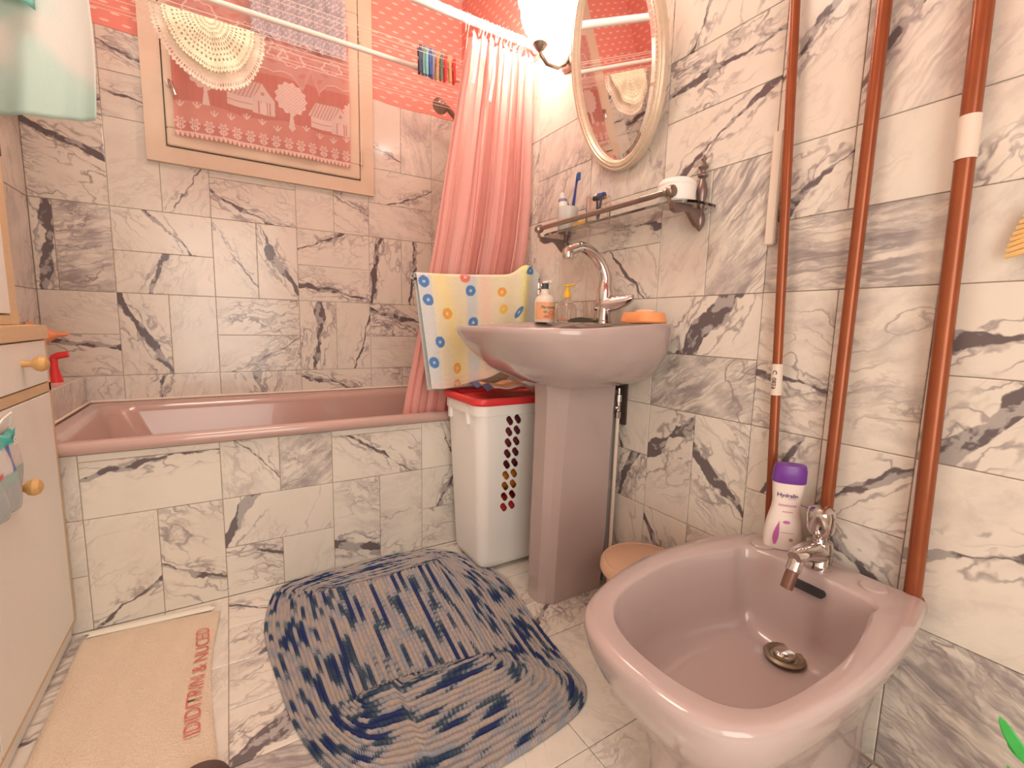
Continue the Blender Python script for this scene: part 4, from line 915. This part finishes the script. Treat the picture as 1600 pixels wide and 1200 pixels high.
# wipes packet hanging on a knob
def wipes():
    root = thing('wipes_packet', 'half empty clear and teal plastic packet hanging on the cabinet door', 'packet', (-.36, 1.2, .5))
    x = XC+.012; ya, yb = 1.055, 1.262
    def S_(u, v):   # u along y, v up
        y = ya+(yb-ya)*u-.028*(1-v)*(u-.5)+.012*(v) ; puff = math.sin(PI*u)**.5*math.sin(PI*min(1, max(0, v)))**.4
        return (x+.020*puff+.003*math.sin(u*17+v*9), y+.02*(1-v), .478+.165*v+.010*math.sin(u*6)*(v > .9)-.02*(u-.5)*0)
    b = B(); b.grid(S_, 40, 36); o = b.build('film', vcol('printed_film', .25, bmpscale=60, bs=.6), root, recalc=False)
    o0 = origin(root)
    def fn(co):
        y = (co[:, 1]+o0.y-ya)/(yb-ya); z = (co[:, 2]+o0.z-.478)/.165; c = np.tile([.45, .49, .52, 1.], (len(y), 1))
        c[z > .42] = [.38, .52, .50, 1]; c[z > .55] = [.72, .68, .66, 1]; c[(z > .55) & (y > .58) & (y < .70)] = [.04, .14, .50, 1]
        c[(z > .52) & (z < .58) & (y < .45)] = [.65, .10, .12, 1]; c[z > .84] = [.06, .50, .44, 1]; c[z > .965] = [.8, .72, .68, 1]
        return c
    colour(o, fn)
    B().grid(lambda u, v: (XC+.003+.004*math.sin(u*9), S_(u, v)[1], S_(u, v)[2]), 12, 10).build('back_film', mat('film_back', (.5, .52, .53), .3), root, recalc=False)
    text_mesh('lettering', 'sills', .032, WHITEP, root, lambda a, b_: (x+.0235, 1.205+a, .628+b_), bold=.0008, shear=.3)
    B().tube([(x-.004, 1.19, .640), (XC+.02, 1.20, .665), (XC+.022, 1.235, .672), (x, 1.255, .642)], .0018, 6).build('handle_loop', WHITEP, root)
wipes()

# funnel and red cap on the tiled ledge
root = thing('orange_funnel', 'orange plastic funnel lying on its side above the red sprayer on the tiled ledge', 'funnel', (-.52, 2.15, .632))
fm = mat('salmon_plastic', (.95, .36, .17), .4)
B().lathe((-.566, 2.15, .785), [(.048, .0), (.050, .002), (.050, .006), (.046, .008), (.010, .066), (.008, .064), (.044, .004)], (1, 0, .10), 28).build('cone', fm, root)
B().lathe((-.502, 2.15, .7915), [(.0095, 0), (.006, .030), (.0, .031)], (1, 0, .10), 16).build('spout', fm, root)
root = thing('red_nozzle', 'red plastic sprayer top standing on the tiled ledge under the orange funnel', 'sprayer', (-.505, 2.12, .632))
B().lathe((-.508, 2.12, .632), [(.020, 0), (.019, .006), (.010, .055), (.010, .085), (0, .086)]).tube([(-.512, 2.12, .714), (-.495, 2.12, .722), (-.470, 2.12, .727)], [.010, .012, .011], 10).build('body', RED, root)

# ------------------------------------------------------------------ shower rod, rings, curtain
YR, ZR = 1.600, 1.928
root = thing('shower_rod', 'thick white shower curtain rod spanning wall to wall over the tub front', 'curtain rod', (.25, YR, ZR))
B().tube([(XL+.001, YR, ZR+.004), (XR-.001, YR, ZR-.002)], .0150, 20).build('pole', WHITEP, root)
B().lathe((XR-.001, YR, ZR), [(.026, 0), (.026, .012), (.020, .018), (.016, .03)], (-1, 0, 0)).build('wall_socket', WHITEP, root)
B().lathe((XL+.001, YR, ZR), [(.026, 0), (.026, .012), (.020, .018), (.016, .03)], (1, 0, 0)).build('wall_socket', WHITEP, root)
xs = [.765, .775, .82, .833, .843, .865, .885, .893, .91, .93, .95, .965, .985, 1.0]
ringm = mat('white_ring_plastic', (.85, .72, .68), .35)
r0 = None
for i, x in enumerate(xs):
    o = bpy.data.objects.new('curtain_ring', r0.data) if r0 else None
    if r0 is None:
        b = B(); pts = [(.0+.003*math.sin(a), .024*math.cos(a), -.012+.027*math.sin(a)) for a in [2*PI*k/24 for k in range(25)]]; b.tube(pts, .0020, 6); o = r0 = b.build('curtain_ring', ringm, None)
    else: COL.objects.link(o)
    o.location = (x, YR, ZR-.001); o.rotation_euler = (0, 0, R(random.uniform(-25, 25)))
    nth = ('leftmost', 'second', 'third', 'fourth', 'fifth', 'sixth', 'seventh', 'eighth', 'ninth', 'tenth', 'eleventh', 'twelfth', 'thirteenth', 'rightmost')[i]
    tag(o, nth+(' from the left of' if 0 < i < 13 else ' of')+' the thin white rings holding the pink curtain on the rod', 'curtain ring', 'shower curtain rings')
def curtain():
    m = mat('pink_shower_fabric', (.90, .42, .39), .38)
    t = N(m, 'ShaderNodeBsdfTranslucent'); t.inputs[0].default_value = (.95, .45, .40, 1)
    mx = N(m, 'ShaderNodeMixShader'); mx.inputs[0].default_value = .35
    L(m, bsdf(m).outputs[0], mx.inputs[1]); L(m, t.outputs[0], mx.inputs[2]); L(m, mx.outputs[0], m.node_tree.nodes['Material Output'].inputs[0])
    L(m, mixc(m, noise(m, N(m, 'ShaderNodeTexCoord').outputs['Object'], 6, 2), (.95, .56, .51), (.92, .50, .46)), bsdf(m).inputs['Base Color'])
    def f(u, v):      # v 0 top .. 1 bottom
        z = 1.885-(1.885-.36)*v; xl = .765-.245*v**1.15-.01*math.sin(v*5); xr_ = 1.050-.12*max(0, v-.35)
        ww = u+.012*math.sin(u*31+v*2.2)
        amp = (.016+.016*v)*(.7+.5*math.sin(u*17+1)); ph = 2*PI*9*(u**1.15)+.5*math.sin(v*3+u*8)
        x = xl+(xr_-xl)*ww+.014*math.sin(ph*2+1.3)*(.4+v*.6); y = 1.602+.072*min(1, max(0, (v-.45)/.4))+amp*math.sin(ph)+.003*math.sin(ph*2.3+4*v)
        z -= .010*math.sin(ph)*(1-v)*1.2*(v < .2)
        if v < .03: y = 1.6+(y-1.6)*.6
        return (min(x, XR-.012), y, z)
    tag(B().grid(f, 330, 70).build('shower_curtain', m, None, recalc=False, sharp=80), 'pink pleated shower curtain gathered at the right end of the tub', 'curtain')
    # dangling ties
curtain()
tiem = mat('pink_tie_fabric', (.93, .60, .55), .7)
for i, (x, zz, ln, lb) in enumerate(((.775, 1.87, .17, 'longer pale pink tie strip dangling from the left edge of the shower curtain'), (.845, 1.85, .19, 'pale pink tie strip dangling on the curtain below the third ring'))):
    b = B(); b.grid(lambda u, v: (x+(u-.5)*.012+.012*math.sin(v*3.2), 1.563-.006*math.sin(v*6), zz-ln*v), 4, 18)
    tag(b.build('curtain_tie', tiem, None, recalc=False, solid=.001), lb, 'tie')

# ------------------------------------------------------------------ drying rack above the tub: two rods, lines, pegs
ZL = 1.822
def rack():
    root = thing('drying_rack', 'white wall to wall clothes drying rack with thin lines above the tub', 'drying rack', (.25, 1.80, ZL))
    m = mat('rack_white', (.84, .70, .64), .35)
    B().tube([(XL+.001, 1.80, ZL), (.645, 1.80, ZL)], .0088, 14).build('rod', m, root)
    B().tube([(.64, 1.80, ZL), (.675, 1.80, ZL)], .0115, 14).build('coupling', m, root)
    B().tube([(.67, 1.80, ZL), (XR-.001, 1.80, ZL)], .0068, 14).build('rod', m, root)
    lm = mat('nylon_line', (.88, .68, .58), .4)
    for y in (1.66, 1.685, 1.725, 1.87, 1.897, 1.93, 1.96, 2.01, 2.035):
        n = 14; B().tube([(XL+.002+(XR-XL-.004)*k/n, y, ZL-.006*math.sin(PI*k/n)) for k in range(n+1)], .0011, 5).build('line', lm, root)
    B().box((XR-.012, 1.63, ZL-.02), (XR-.001, 2.07, ZL+.02), .004).build('end_bracket', m, root, sharp=20)
    B().box((XL+.001, 1.63, ZL-.02), (XL+.012, 2.07, ZL+.02), .004).build('end_bracket', m, root, sharp=20)
rack()
def peg(x, y, col, label, tilt=0):
    root = thing('clothes_peg', label, 'clothes peg', (x, y, ZL-.005), 'clothes pegs on the drying line')
    M0 = Matrix.Translation((x, y, ZL-.005)) @ Matrix.Rotation(tilt, 4, 'X'); m = mat('peg_'+label.split()[0], col, .5)
    for s in (-1, 1):
        rg = []
        for h, off, th in ((.038, .010, .003), (.02, .006, .004), (.0, .0026, .0045), (-.03, .0030, .0045), (-.05, .006, .0035), (-.054, .0075, .002)):
            rg.append([(M0 @ Vector((dx, s*off+s*dy*th, h)))[:] for dx, dy in ((-.0048, 0), (.0048, 0), (.0048, 1), (-.0048, 1))])
        B().loft(rg).build('jaw', m, root, sharp=30)
    b = B(); b.tube([(M0 @ Vector((-.006, .004*math.cos(a), -.006+.0045*math.sin(a))))[:] for a in [2*PI*k/12 for k in range(13)]], .0011, 5)
    b.tube([(M0 @ Vector((-.006, .0, -.0105)))[:], (M0 @ Vector((.006, .0, -.0105)))[:]], .001, 5).build('spring', CHROME, root)
pegs = [(.638, (.03, .035, .08), 'black clothes peg, leftmost on the drying line'), (.652, (.10, .22, .22), 'dark green clothes peg beside the leftmost black peg'), (.664, (.14, .38, .40), 'turquoise clothes peg beside the dark green peg'), (.677, (.03, .08, .30), 'navy clothes peg right of the turquoise peg'),
        (.690, (.26, .28, .42), 'slate blue clothes peg just left of the first tan peg'), (.706, (.70, .42, .22), 'tan clothes peg between the slate blue and green pegs'), (.722, (.17, .28, .22), 'green clothes peg between tan and red pegs'), (.738, (.75, .07, .07), 'red clothes peg left of the second tan peg'),
        (.756, (.70, .44, .22), 'tan clothes peg between the two red pegs'), (.773, (.70, .05, .05), 'red clothes peg, rightmost of the dense row'), (.838, (.14, .16, .20), 'charcoal clothes peg apart from the row, left of its twin'), (.850, (.18, .24, .25), 'grey-green clothes peg apart from the row, beside the curtain edge')]
for i, (x, c_, lb) in enumerate(pegs): peg(x, 1.725 if i < 10 else 1.725, c_, lb, R(random.uniform(-7, 7)))
for x, c_, lb in ((.50, (.05, .32, .30), 'teal clothes peg clipped on the drying line nearest the room'),):
    pass

# crocheted doily folded over a line
def doily():
    root = thing('crochet_doily', 'cream crocheted doily folded over the drying line before the window', 'doily', (0, 1.897, ZL))
    for nm, yo, rad, rgb in (('front_half', -.014, .128, (.94, .84, .62)), ('back_half', .014, .162, (.93, .76, .62))):
        nr, ns = 70, 260
        def f(u, v):
            a = PI*u; r = .002+rad*v; x = -.006+r*math.cos(a)*1.0
            z = ZL-.004-r*math.sin(a)*(1.28+.10*math.cos(a)); return (x, 1.897+yo*min(1, v*4*abs(math.sin(a))+.1)+.006*math.sin(a*9)*v, z)
        b = B(); b.grid(f, ns, nr); o = b.build(nm, vcol('crochet_thread_'+nm, .9, alpha=True, bmpscale=300, bs=.8, trans=.0), root, recalc=False)
        def fn(co):
            i = np.arange(len(co)); u = (i//nr)/(ns-1); v = (i % nr)/(nr-1); c = np.tile([*rgb, 1.], (len(co), 1))
            hole = (np.sin(u*2*PI*26+np.floor(v*11)*1.6) > .25) & (np.sin(v*2*PI*11) > .1) & (v < .80) & (v > .08)
            if nm[0] == 'f': c[hole, 3] = 0
            hole2 = (np.sin(u*2*PI*60) > .3) & (np.abs(v-.90) < .02); c[hole2, 3] = 0
            c[(v > .965+.02*np.sin(u*2*PI*40)), 3] = 0
            return c
        colour(o, fn)
doily()

# pale sheet hanging at the upper left
def sheet():
    m = cloth('pale_aqua_cotton', (.66, .76, .70), (.60, .70, .66), 160, .3, .3)
    L(m, mixc(m, maprange(m, noise(m, N(m, 'ShaderNodeTexCoord').outputs['Object'], 5, 1), .42, .58), (.62, .80, .74), (.86, .82, .78)), bsdf(m).inputs['Base Color'])
    def f(u, v):
        x = -.50+.22*u+.012*math.sin(v*3)+.012*v*(u-.5); z = ZL+.005-(.472+.012*math.sin(u*5)-.004*u)*v
        y = 1.685+.020*math.sin(u*9+.6)*(.3+.7*v)+.004*math.sin(u*21+v*2)*v
        return (x, y, z)
    tag(B().grid(f, 70, 40).build('hanging_sheet', m, None, recalc=False, solid=.0015), 'pale aqua and white cotton sheet hanging at the upper left of the drying rack', 'laundry')
    def g(u, v): return (-.52+.16*u, 1.645-.02*math.sin(u*9), ZL+.012-.20*v-.05*v*u)
    tag(B().grid(g, 30, 16).build('turquoise_cloth', cloth('turquoise_cotton', (.25, .62, .52), (.20, .55, .48), 160, .3, .2), None, recalc=False, solid=.0015), 'small turquoise cloth hung over the pale sheet at the upper left', 'laundry')
sheet()

# shower head on the wall side of the tub
root = thing('shower_handset', 'brown chrome hand shower on its wall holder behind the pink curtain', 'shower head', (.90, 2.1, 1.8))
dc = grainy('tarnished_chrome', (.30, .20, .17), (.42, .30, .26), 20, .25, .05, metal=.6)
B().lathe((.868, 2.09, 1.842), [(.0, -.014), (.030, -.012), (.036, -.004), (.036, .008), (.026, .018), (0, .022)], (.75, .15, .8), 28).build('head', dc, root)
B().tube([(.885, 2.094, 1.857), (.91, 2.10, 1.850), (.96, 2.11, 1.815), (1.02, 2.12, 1.765)], [.014, .012, .011, .010], 12).build('handle', dc, root)
B().tube([(1.02, 2.12, 1.77), (XR-.001, 2.13, 1.77)], .013, 12).build('holder', CHROME, root)

# ------------------------------------------------------------------ towel rail with towels
root = thing('towel_rail', 'chrome two arm swivel towel rail on the wall left of the sink', 'towel rail', (XR, 1.52, .98))
B().lathe((XR-.001, 1.515, .985), [(.045, 0), (.045, .004), (.038, .010), (.022, .013), (0, .014)], (-1, 0, 0), 32).build('wall_plate', CHROME, root)
B().lathe((XR-.024, 1.515, .93), [(0, -.005), (.012, 0), (.012, .02), (.009, .024), (.009, .07), (.014, .074), (.014, .096), (.009, .10), (.013, .112), (.008, .122), (0, .124)]).tube([(XR-.005, 1.515, .985), (XR-.024, 1.515, .985)], .011).build('pivot', CHROME, root)
B().tube([(XR-.024, 1.515, 1.035), (.53, 1.530, 1.008)], .005, 12).build('arm', CHROME, root)
B().tube([(XR-.024, 1.515, 1.015), (.55, 1.556, .998)], .005, 12).build('arm', CHROME, root)
def towels():
    x0, x1 = .545, 1.045
    m = vcol('dotted_terry', .95, bmpscale=260, bs=.9)
    def ztop(x): t = (x-x0)/(x1-x0); return 1.016+.022*t+.040*math.exp(-((t-.90)/.10)**2)-.008*math.sin(t*6)*.3
    def f(u, v):
        # v: 0 front hem .. .62 ridge .. 1 back hem
        x = x0+(x1-x0)*u; zt = ztop(x)+.006
        if v < .60:
            t = 1-v/.60; dep = .385-.085*u**2+.010*math.sin(u*5); z = zt-dep*t; y = 1.513-.004-.022*t-.020*math.sin(u*11+1)*t-.010*math.exp(-((u-.16-.35*t)/.05)**2)*t-.018*math.exp(-((u-.86)/.06)**2)*(1-t*.6)
            x2 = x+.040*t*(1-u)*1.0-.03*t*u
        elif v < .68:
            a = PI*(v-.60)/.08; z = zt+.006*math.sin(a); y = 1.513+.012*(1-math.cos(a)); x2 = x
        else:
            t = (v-.68)/.32; dep = .40; z = zt-dep*t; y = 1.537+.004*math.sin(u*9)*t; x2 = x+.050*t*(1-u)-.03*t*u
        return (x2, y, z)
    nu, nv = 190, 240
    b = B(); b.grid(f, nu, nv); o = b.build('dotted_towel', m, None, recalc=False, solid=.004)
    dots = [(.045, .565, 'b'), (.06, .47, 'b'), (.045, .14, 'b'), (.115, .25, 'b'), (.40, .52, 'b'), (.415, .34, 'b'), (.36, .595, 'r'), (.20, .40, 'o'), (.66, .50, 'o'), (.67, .39, 'y'), (.48, .27, 'r'), (.26, .10, 'o'), (.82, .31, 'b'), (.90, .57, 'b'), (.25, .01, 'o'), (.56, .12, 'o'), (.86, .08, 'b'),
            (.2, .8, 'b'), (.5, .85, 'o'), (.7, .78, 'b'), (.8, .95, 'o')]
    cc = {'b': (.10, .24, .55), 'r': (.85, .22, .18), 'o': (.88, .42, .08), 'y': (.90, .58, .12)}
    def fn(co):
        idx = np.arange(len(co)); u = (idx//nv)/(nu-1); v = (idx % nv)/(nv-1)
        c = np.ones((len(co), 4)); base = np.array([.82, .74, .55]); c[:, :3] = base
        def blend(mask, col, k=1.): c[:, :3] += (np.array(col)-c[:, :3])*(np.clip(mask, 0, 1)*k)[:, None]
        blend(np.exp(-((u-.22+.25*(v-.4))/.07)**2), (.90, .76, .38), .9); blend(np.exp(-((u-.52)/.05)**2), (.88, .62, .52), .8)
        blend(np.exp(-((u-.41)/.045)**4), (.62, .66, .68), .9); blend((u < .10).astype(float), (.66, .68, .70), .9); blend(np.exp(-((u-.86)/.035)**2), (.90, .84, .35), .9); blend((u > .92).astype(float), (.68, .70, .70), .9)
        blend(np.exp(-((u-.70)/.09)**2), (.86, .78, .52), .6)
        for a, b_, k in dots:
            d = np.hypot((u-a)*.50, (v-b_)*.66); blend((d < .020).astype(float), cc[k]); blend((d < .0055).astype(float), (.80, .78, .74), .7)
        for vv in (.0, .02, .045): blend((np.abs(v-vv) < .006).astype(float), (.86, .62, .55), .6)
        return c
    colour(o, fn); tag(o, 'pale terry towel with blue and orange dots hung over the towel rail', 'towel')
    def g(u, v):
        x = .562+.30*u; z = 1.004+.006-(.385+.02*math.sin(u*4))*v; return (x+.045*v*(1-u), 1.562+.004*math.sin(u*14)*v, z)
    b = B(); b.grid(g, 40, 60); o = b.build('blue_towel', vcol('dark_blue_terry', .95, bmpscale=260, bs=.9), None, recalc=False, solid=.006)
    def fb(co):
        z = co[:, 2]; c = np.tile([.05, .09, .16, 1.], (len(z), 1)); c[z < .70] = [.10, .17, .30, 1]; c[(z < .665)] = [.42, .30, .22, 1]; return c
    colour(o, fb); tag(o, 'dark blue towel hanging behind the dotted towel on the rail', 'towel')
    # third cloth lying over the basket lid
    def h(u, v):
        x = .735+.27*u; t = v
        return (x, 1.345+.13*t, .629+.012*math.sin(u*7+1)**2+.012*(1-t)*math.sin(u*5)+.012*math.sin(t*5)**2)
    b = B(); b.grid(h, 50, 30); o = b.build('dotted_cloth', vcol('dotted_orange_terry', .95, bmpscale=260, bs=.9), None, recalc=False, solid=.004)
    def fc(co):
        idx = np.arange(len(co)); u = (idx//30)/49; v = (idx % 30)/29; c = np.tile([.80, .40, .22, 1.], (len(co), 1)); c[u > .55] = [.80, .50, .40, 1]; c[u > .82] = [.66, .62, .66, 1]; c[v < .12] = [.85, .64, .58, 1]
        c[np.hypot((u-.85)*.27, (v-.2)*.13) < .016] = [.12, .22, .5, 1]; c[(u < .10)] = [.12, .12, .25, 1]; return c
    colour(o, fc); tag(o, 'orange terry cloth with pale hem lying folded on the red basket lid', 'cloth')
towels()

# ------------------------------------------------------------------ crocheted rug
def rug():
    out = [(.08, 1.53), (.055, 1.44), (.043, 1.31), (.060, 1.118), (.080, .967), (.115, .850), (.165, .760), (.25, .700), (.35, .678), (.495, .680), (.63, .700), (.690, .745), (.700, .80), (.716, .957), (.750, 1.15), (.766, 1.249), (.742, 1.36), (.702, 1.46), (.640, 1.535), (.549, 1.562), (.449, 1.574), (.30, 1.572), (.16, 1.566), (.10, 1.55)]
    m_ = len(out); n = 240; d = [0]
    for i in range(m_): d.append(d[-1]+math.dist(out[i], out[(i+1) % m_]))
    pts = []
    for k in range(n):
        t = d[-1]*k/n; i = max(j for j in range(m_) if d[j] <= t); u = (t-d[i])/(d[i+1]-d[i]); p = [np.array(out[(i+q) % m_]) for q in (-1, 0, 1, 2)]
        pts.append(.5*((2*p[1])+(-p[0]+p[2])*u+(2*p[0]-5*p[1]+4*p[2]-p[3])*u*u+(-p[0]+3*p[1]-3*p[2]+p[3])*u**3))
    A, Bc = np.array([.40, 1.45]), np.array([.375, .985])
    ax = (Bc-A)/np.linalg.norm(Bc-A); cen = []
    for p in pts:
        t = np.clip((p-A)@ax/np.linalg.norm(Bc-A), .0, 1.); cen.append(A+(Bc-A)*t)
    xr = lambda y: .53+.06*(y-.97)/.48
    rect = [np.array([min(max(p[0], .22), xr(min(max(p[1], .96), 1.46))), min(max(p[1], .96+.03*(p[0] < .3)), 1.46)]) for p in pts]
    NR = 33; vs = []; uvs = []; fs = []; prof = ((.0, .004), (.28, .0085), (.5, .0100), (.72, .0085)); rows = []
    for r_ in range(NR):
        for f_, h in prof: rows.append((r_, (r_+f_)/NR, h))
    rows.append((NR-1, 1.0, .002))
    arc = np.cumsum([0]+[float(np.linalg.norm(pts[(k+1) % n]-pts[k])) for k in range(n)])
    for q, (r_, t, h) in enumerate(rows):
        te = t
        for k in range(n):
            p = cen[k]*(1-te/.45)+rect[k]*te/.45 if te < .45 else rect[k]*(1-(te-.45)/.55)+pts[k]*(te-.45)/.55; wob = .0012*math.sin(k*1.9+r_*2.1)
            vs.append((float(p[0]), float(p[1]), h+.0015+wob*(h > .006)+.004*max(0, (t-.9)*10)*max(0, (p[1]-1.50)/.06)))
    for q in range(len(rows)-1):
        for k in range(n): fs.append((q*n+k, q*n+(k+1) % n, (q+1)*n+(k+1) % n, (q+1)*n+k))
    b = B(); b.add(vs, fs)
    m = mat('variegated_blue_yarn', (.5, .5, .6), .95)
    uvn = N(m, 'ShaderNodeTexCoord').outputs['UV']; s = N(m, 'ShaderNodeSeparateXYZ'); L(m, uvn, s.inputs[0])
    ring = math_(m, 'FLOOR', math_(m, 'ADD', s.outputs[1], .001)); wn = N(m, 'ShaderNodeTexWhiteNoise', noise_dimensions='1D'); L(m, ring, wn.inputs['W'])
    cv = N(m, 'ShaderNodeCombineXYZ'); L(m, math_(m, 'ADD', s.outputs[0], math_(m, 'MULTIPLY', wn.outputs['Value'], .9)), cv.inputs[0]); L(m, math_(m, 'MULTIPLY', ring, .35), cv.inputs[1])
    nf = noise(m, cv.outputs[0], 13, 1, .4); lf = noise(m, N(m, 'ShaderNodeTexCoord').outputs['Object'], 7, 1, .4)
    st = math_(m, 'MULTIPLY', math_(m, 'SINE', math_(m, 'MULTIPLY', s.outputs[0], 2*PI/.0075)), .5)     # stitches
    v = math_(m, 'ADD', nf, math_(m, 'MULTIPLY', st, .03)); v = math_(m, 'ADD', v, math_(m, 'MULTIPLY', lf, .25))
    cr = N(m, 'ShaderNodeValToRGB'); cr.color_ramp.interpolation = 'LINEAR'; els = cr.color_ramp.elements
    els[0].position = .48; els[0].color = (.03, .06, .26, 1); els[1].position = .53; els[1].color = (.07, .13, .21, 1)
    for p_, c_ in ((.572, (.16, .22, .30, 1)), (.592, (.60, .60, .68, 1)), (.66, (.86, .74, .72, 1)), (.74, (.90, .74, .64, 1)), (.80, (.62, .64, .72, 1))):
        e = els.new(p_); e.color = c_
    L(m, v, cr.inputs[0]); L(m, cr.outputs[0], bsdf(m).inputs['Base Color'])
    bump(m, math_(m, 'ADD', st, noise(m, uvn, 300, 2)), .9, .004)
    o = b.build('crochet_rug', m, None, recalc=False, sharp=180)
    me = o.data; l = me.uv_layers.new(name='UVMap'); npol = len(me.polygons)
    for p in me.polygons:
        q, k = divmod(p.index, n); r0_, t0, _ = rows[q]; t1 = rows[q+1][1]
        sc = (t0+t1)/2
        for li, (uu, tt) in zip(p.loop_indices, ((arc[k], t0), (arc[k+1], t0), (arc[k+1], t1), (arc[k], t1))):
            l.data[li].uv = (uu*max(.35, sc), r0_+.02+.96*(tt*NR-r0_)*.999 if tt*NR > r0_ else r0_+.02)
    tag(o, 'blue and white variegated crocheted rug on the marble floor', 'rug')
rug()

# ------------------------------------------------------------------ beige bath mat with red lettering
def bath_mat():
    x0, x1, y0, y1 = -.372, -.066, .70, 1.545
    def f(u, v):
        x = x0+(x1-x0)*u+.010*math.sin(v*7)*u; y = y0+(y1-y0)*v-.028*(u**2)*v-.0
        e = min(u, 1-u, v, 1-v); z = .002+.007*min(1, e*18)**.5+.0022*math.sin(u*24+v*6)*math.sin(v*19); return (x, y, max(z, .0022))
    b = B(); b.grid(f, 90, 160)
    m = grainy('beige_terry_mat', (.74, .58, .44), (.82, .66, .52), 240, .95, 1.0, 3, .004)
    root = thing('bath_mat', 'beige terry bath mat with red woven letters beside the low cabinet', 'bath mat', (-.22, 1.1, 0))
    b.build('terry_cloth', m, root, recalc=False)
    B().grid(lambda u, v: (x0+.006+.008*math.sin(v*7)+(x1-x0)*.93*u, 1.546+.030*v-.020*u, .004+.004*math.sin(PI*v)), 30, 5).build('white_fringe', mat('white_fringe', (.86, .80, .68), .95), root, recalc=False)
    red = mat('red_woven_thread', (.68, .13, .10), .9)
    text_mesh('lettering', 'IDIDITRIN & NUCED', .046, red, root, lambda x, y: (-.100-y*.95+.004*math.sin(x*14), 1.235+x, .0135), bold=-.0003, sx=.92)
bath_mat()

# slipper whose toe just enters the frame
root = thing('slipper', 'dark brown slipper with pale lining at the bottom edge beside the mat', 'slipper', (-.09, .88, 0))
def sl(u, v): a = PI*u; return (-.085+.045*math.cos(a)*(1-.1*v), .930-.16*v+.022*math.sin(a)*(1-v)*1.2-.01, .010+.036*math.sin(a)*(.5+.5*min(1, v*3)))
B().grid(sl, 24, 16).build('upper', mat('brown_leather', (.09, .04, .035), .35), root, recalc=False, solid=.006)
B().loft([[( -.085+.048*math.cos(a), .825+.13*math.sin(a), z) for a in [2*PI*k/32 for k in range(32)]] for z in (.010, .013, .020)]).build('sole', mat('cream_sole', (.7, .6, .48), .7), root)

# plastic plant leaves at the lower right, yellow fibre brush at the right edge
root = thing('artificial_plant', 'green plastic plant sprig poking in at the lower right corner', 'plant', (.98, .09, 0))
gm = grainy('green_plastic_leaf', (.03, .42, .06), (.08, .55, .12), 30, .35, .1)
def leaf(base, tip, wd, nrm):
    base, tip = Vector(base), Vector(tip); ax = tip-base; sd = ax.cross(Vector(nrm)).normalized()
    b = B(); b.grid(lambda u, v: (base+ax*v+sd*(u-.5)*2*wd*math.sin(PI*min(1, v*.92+.08))**.6+Vector(nrm)*.006*math.sin(PI*v))[:], 7, 12)
    b.build('leaf', gm, root, recalc=False, solid=.0015)
leaf((.955, .098, .245), (.955, .137, .297), .0085, (-1, 0, .2)); leaf((.955, .090, .250), (.955, .125, .262), .006, (-1, 0, .2)); leaf((.955, .07, .25), (.955, .075, .33), .010, (-1, 0, 0)); leaf((.96, .09, .20), (.96, .122, .225), .006, (-1, 0, 0))
B().tube([(.98, .07, .10), (.965, .075, .20), (.956, .080, .27)], .004, 8).build('stem', gm, root)
B().lathe((.98, .07, 0), [(.030, .002), (.045, .10), (.048, .105), (.042, .105), (.040, .09), (0, .09)]).build('pot', mat('clay_pot', (.45, .22, .14), .7), root)
root = thing('straw_brush', 'yellow fibre scrubbing glove hanging at the right edge of the wall', 'scrubber', (1.03, .19, .9))
ym = grainy('yellow_fibre', (.80, .46, .14), (.92, .64, .30), 50, .8, .5)
for k in range(9):
    z = .985+.0085*k; yo = .231-.0022*k-.0012*(k-4)**2*.15
    B().tube([(XR-.018, yo, z), (XR-.026, yo-.03, z+.008+.002*math.sin(k)), (XR-.024, yo-.08, z+.012)], [.0035, .0052, .005], 8).build('cord', ym, root)
B().tube([(XR-.01, .17, 1.065), (XR-.004, .165, 1.10)], .003, 6).build('hanging_loop', ym, root)
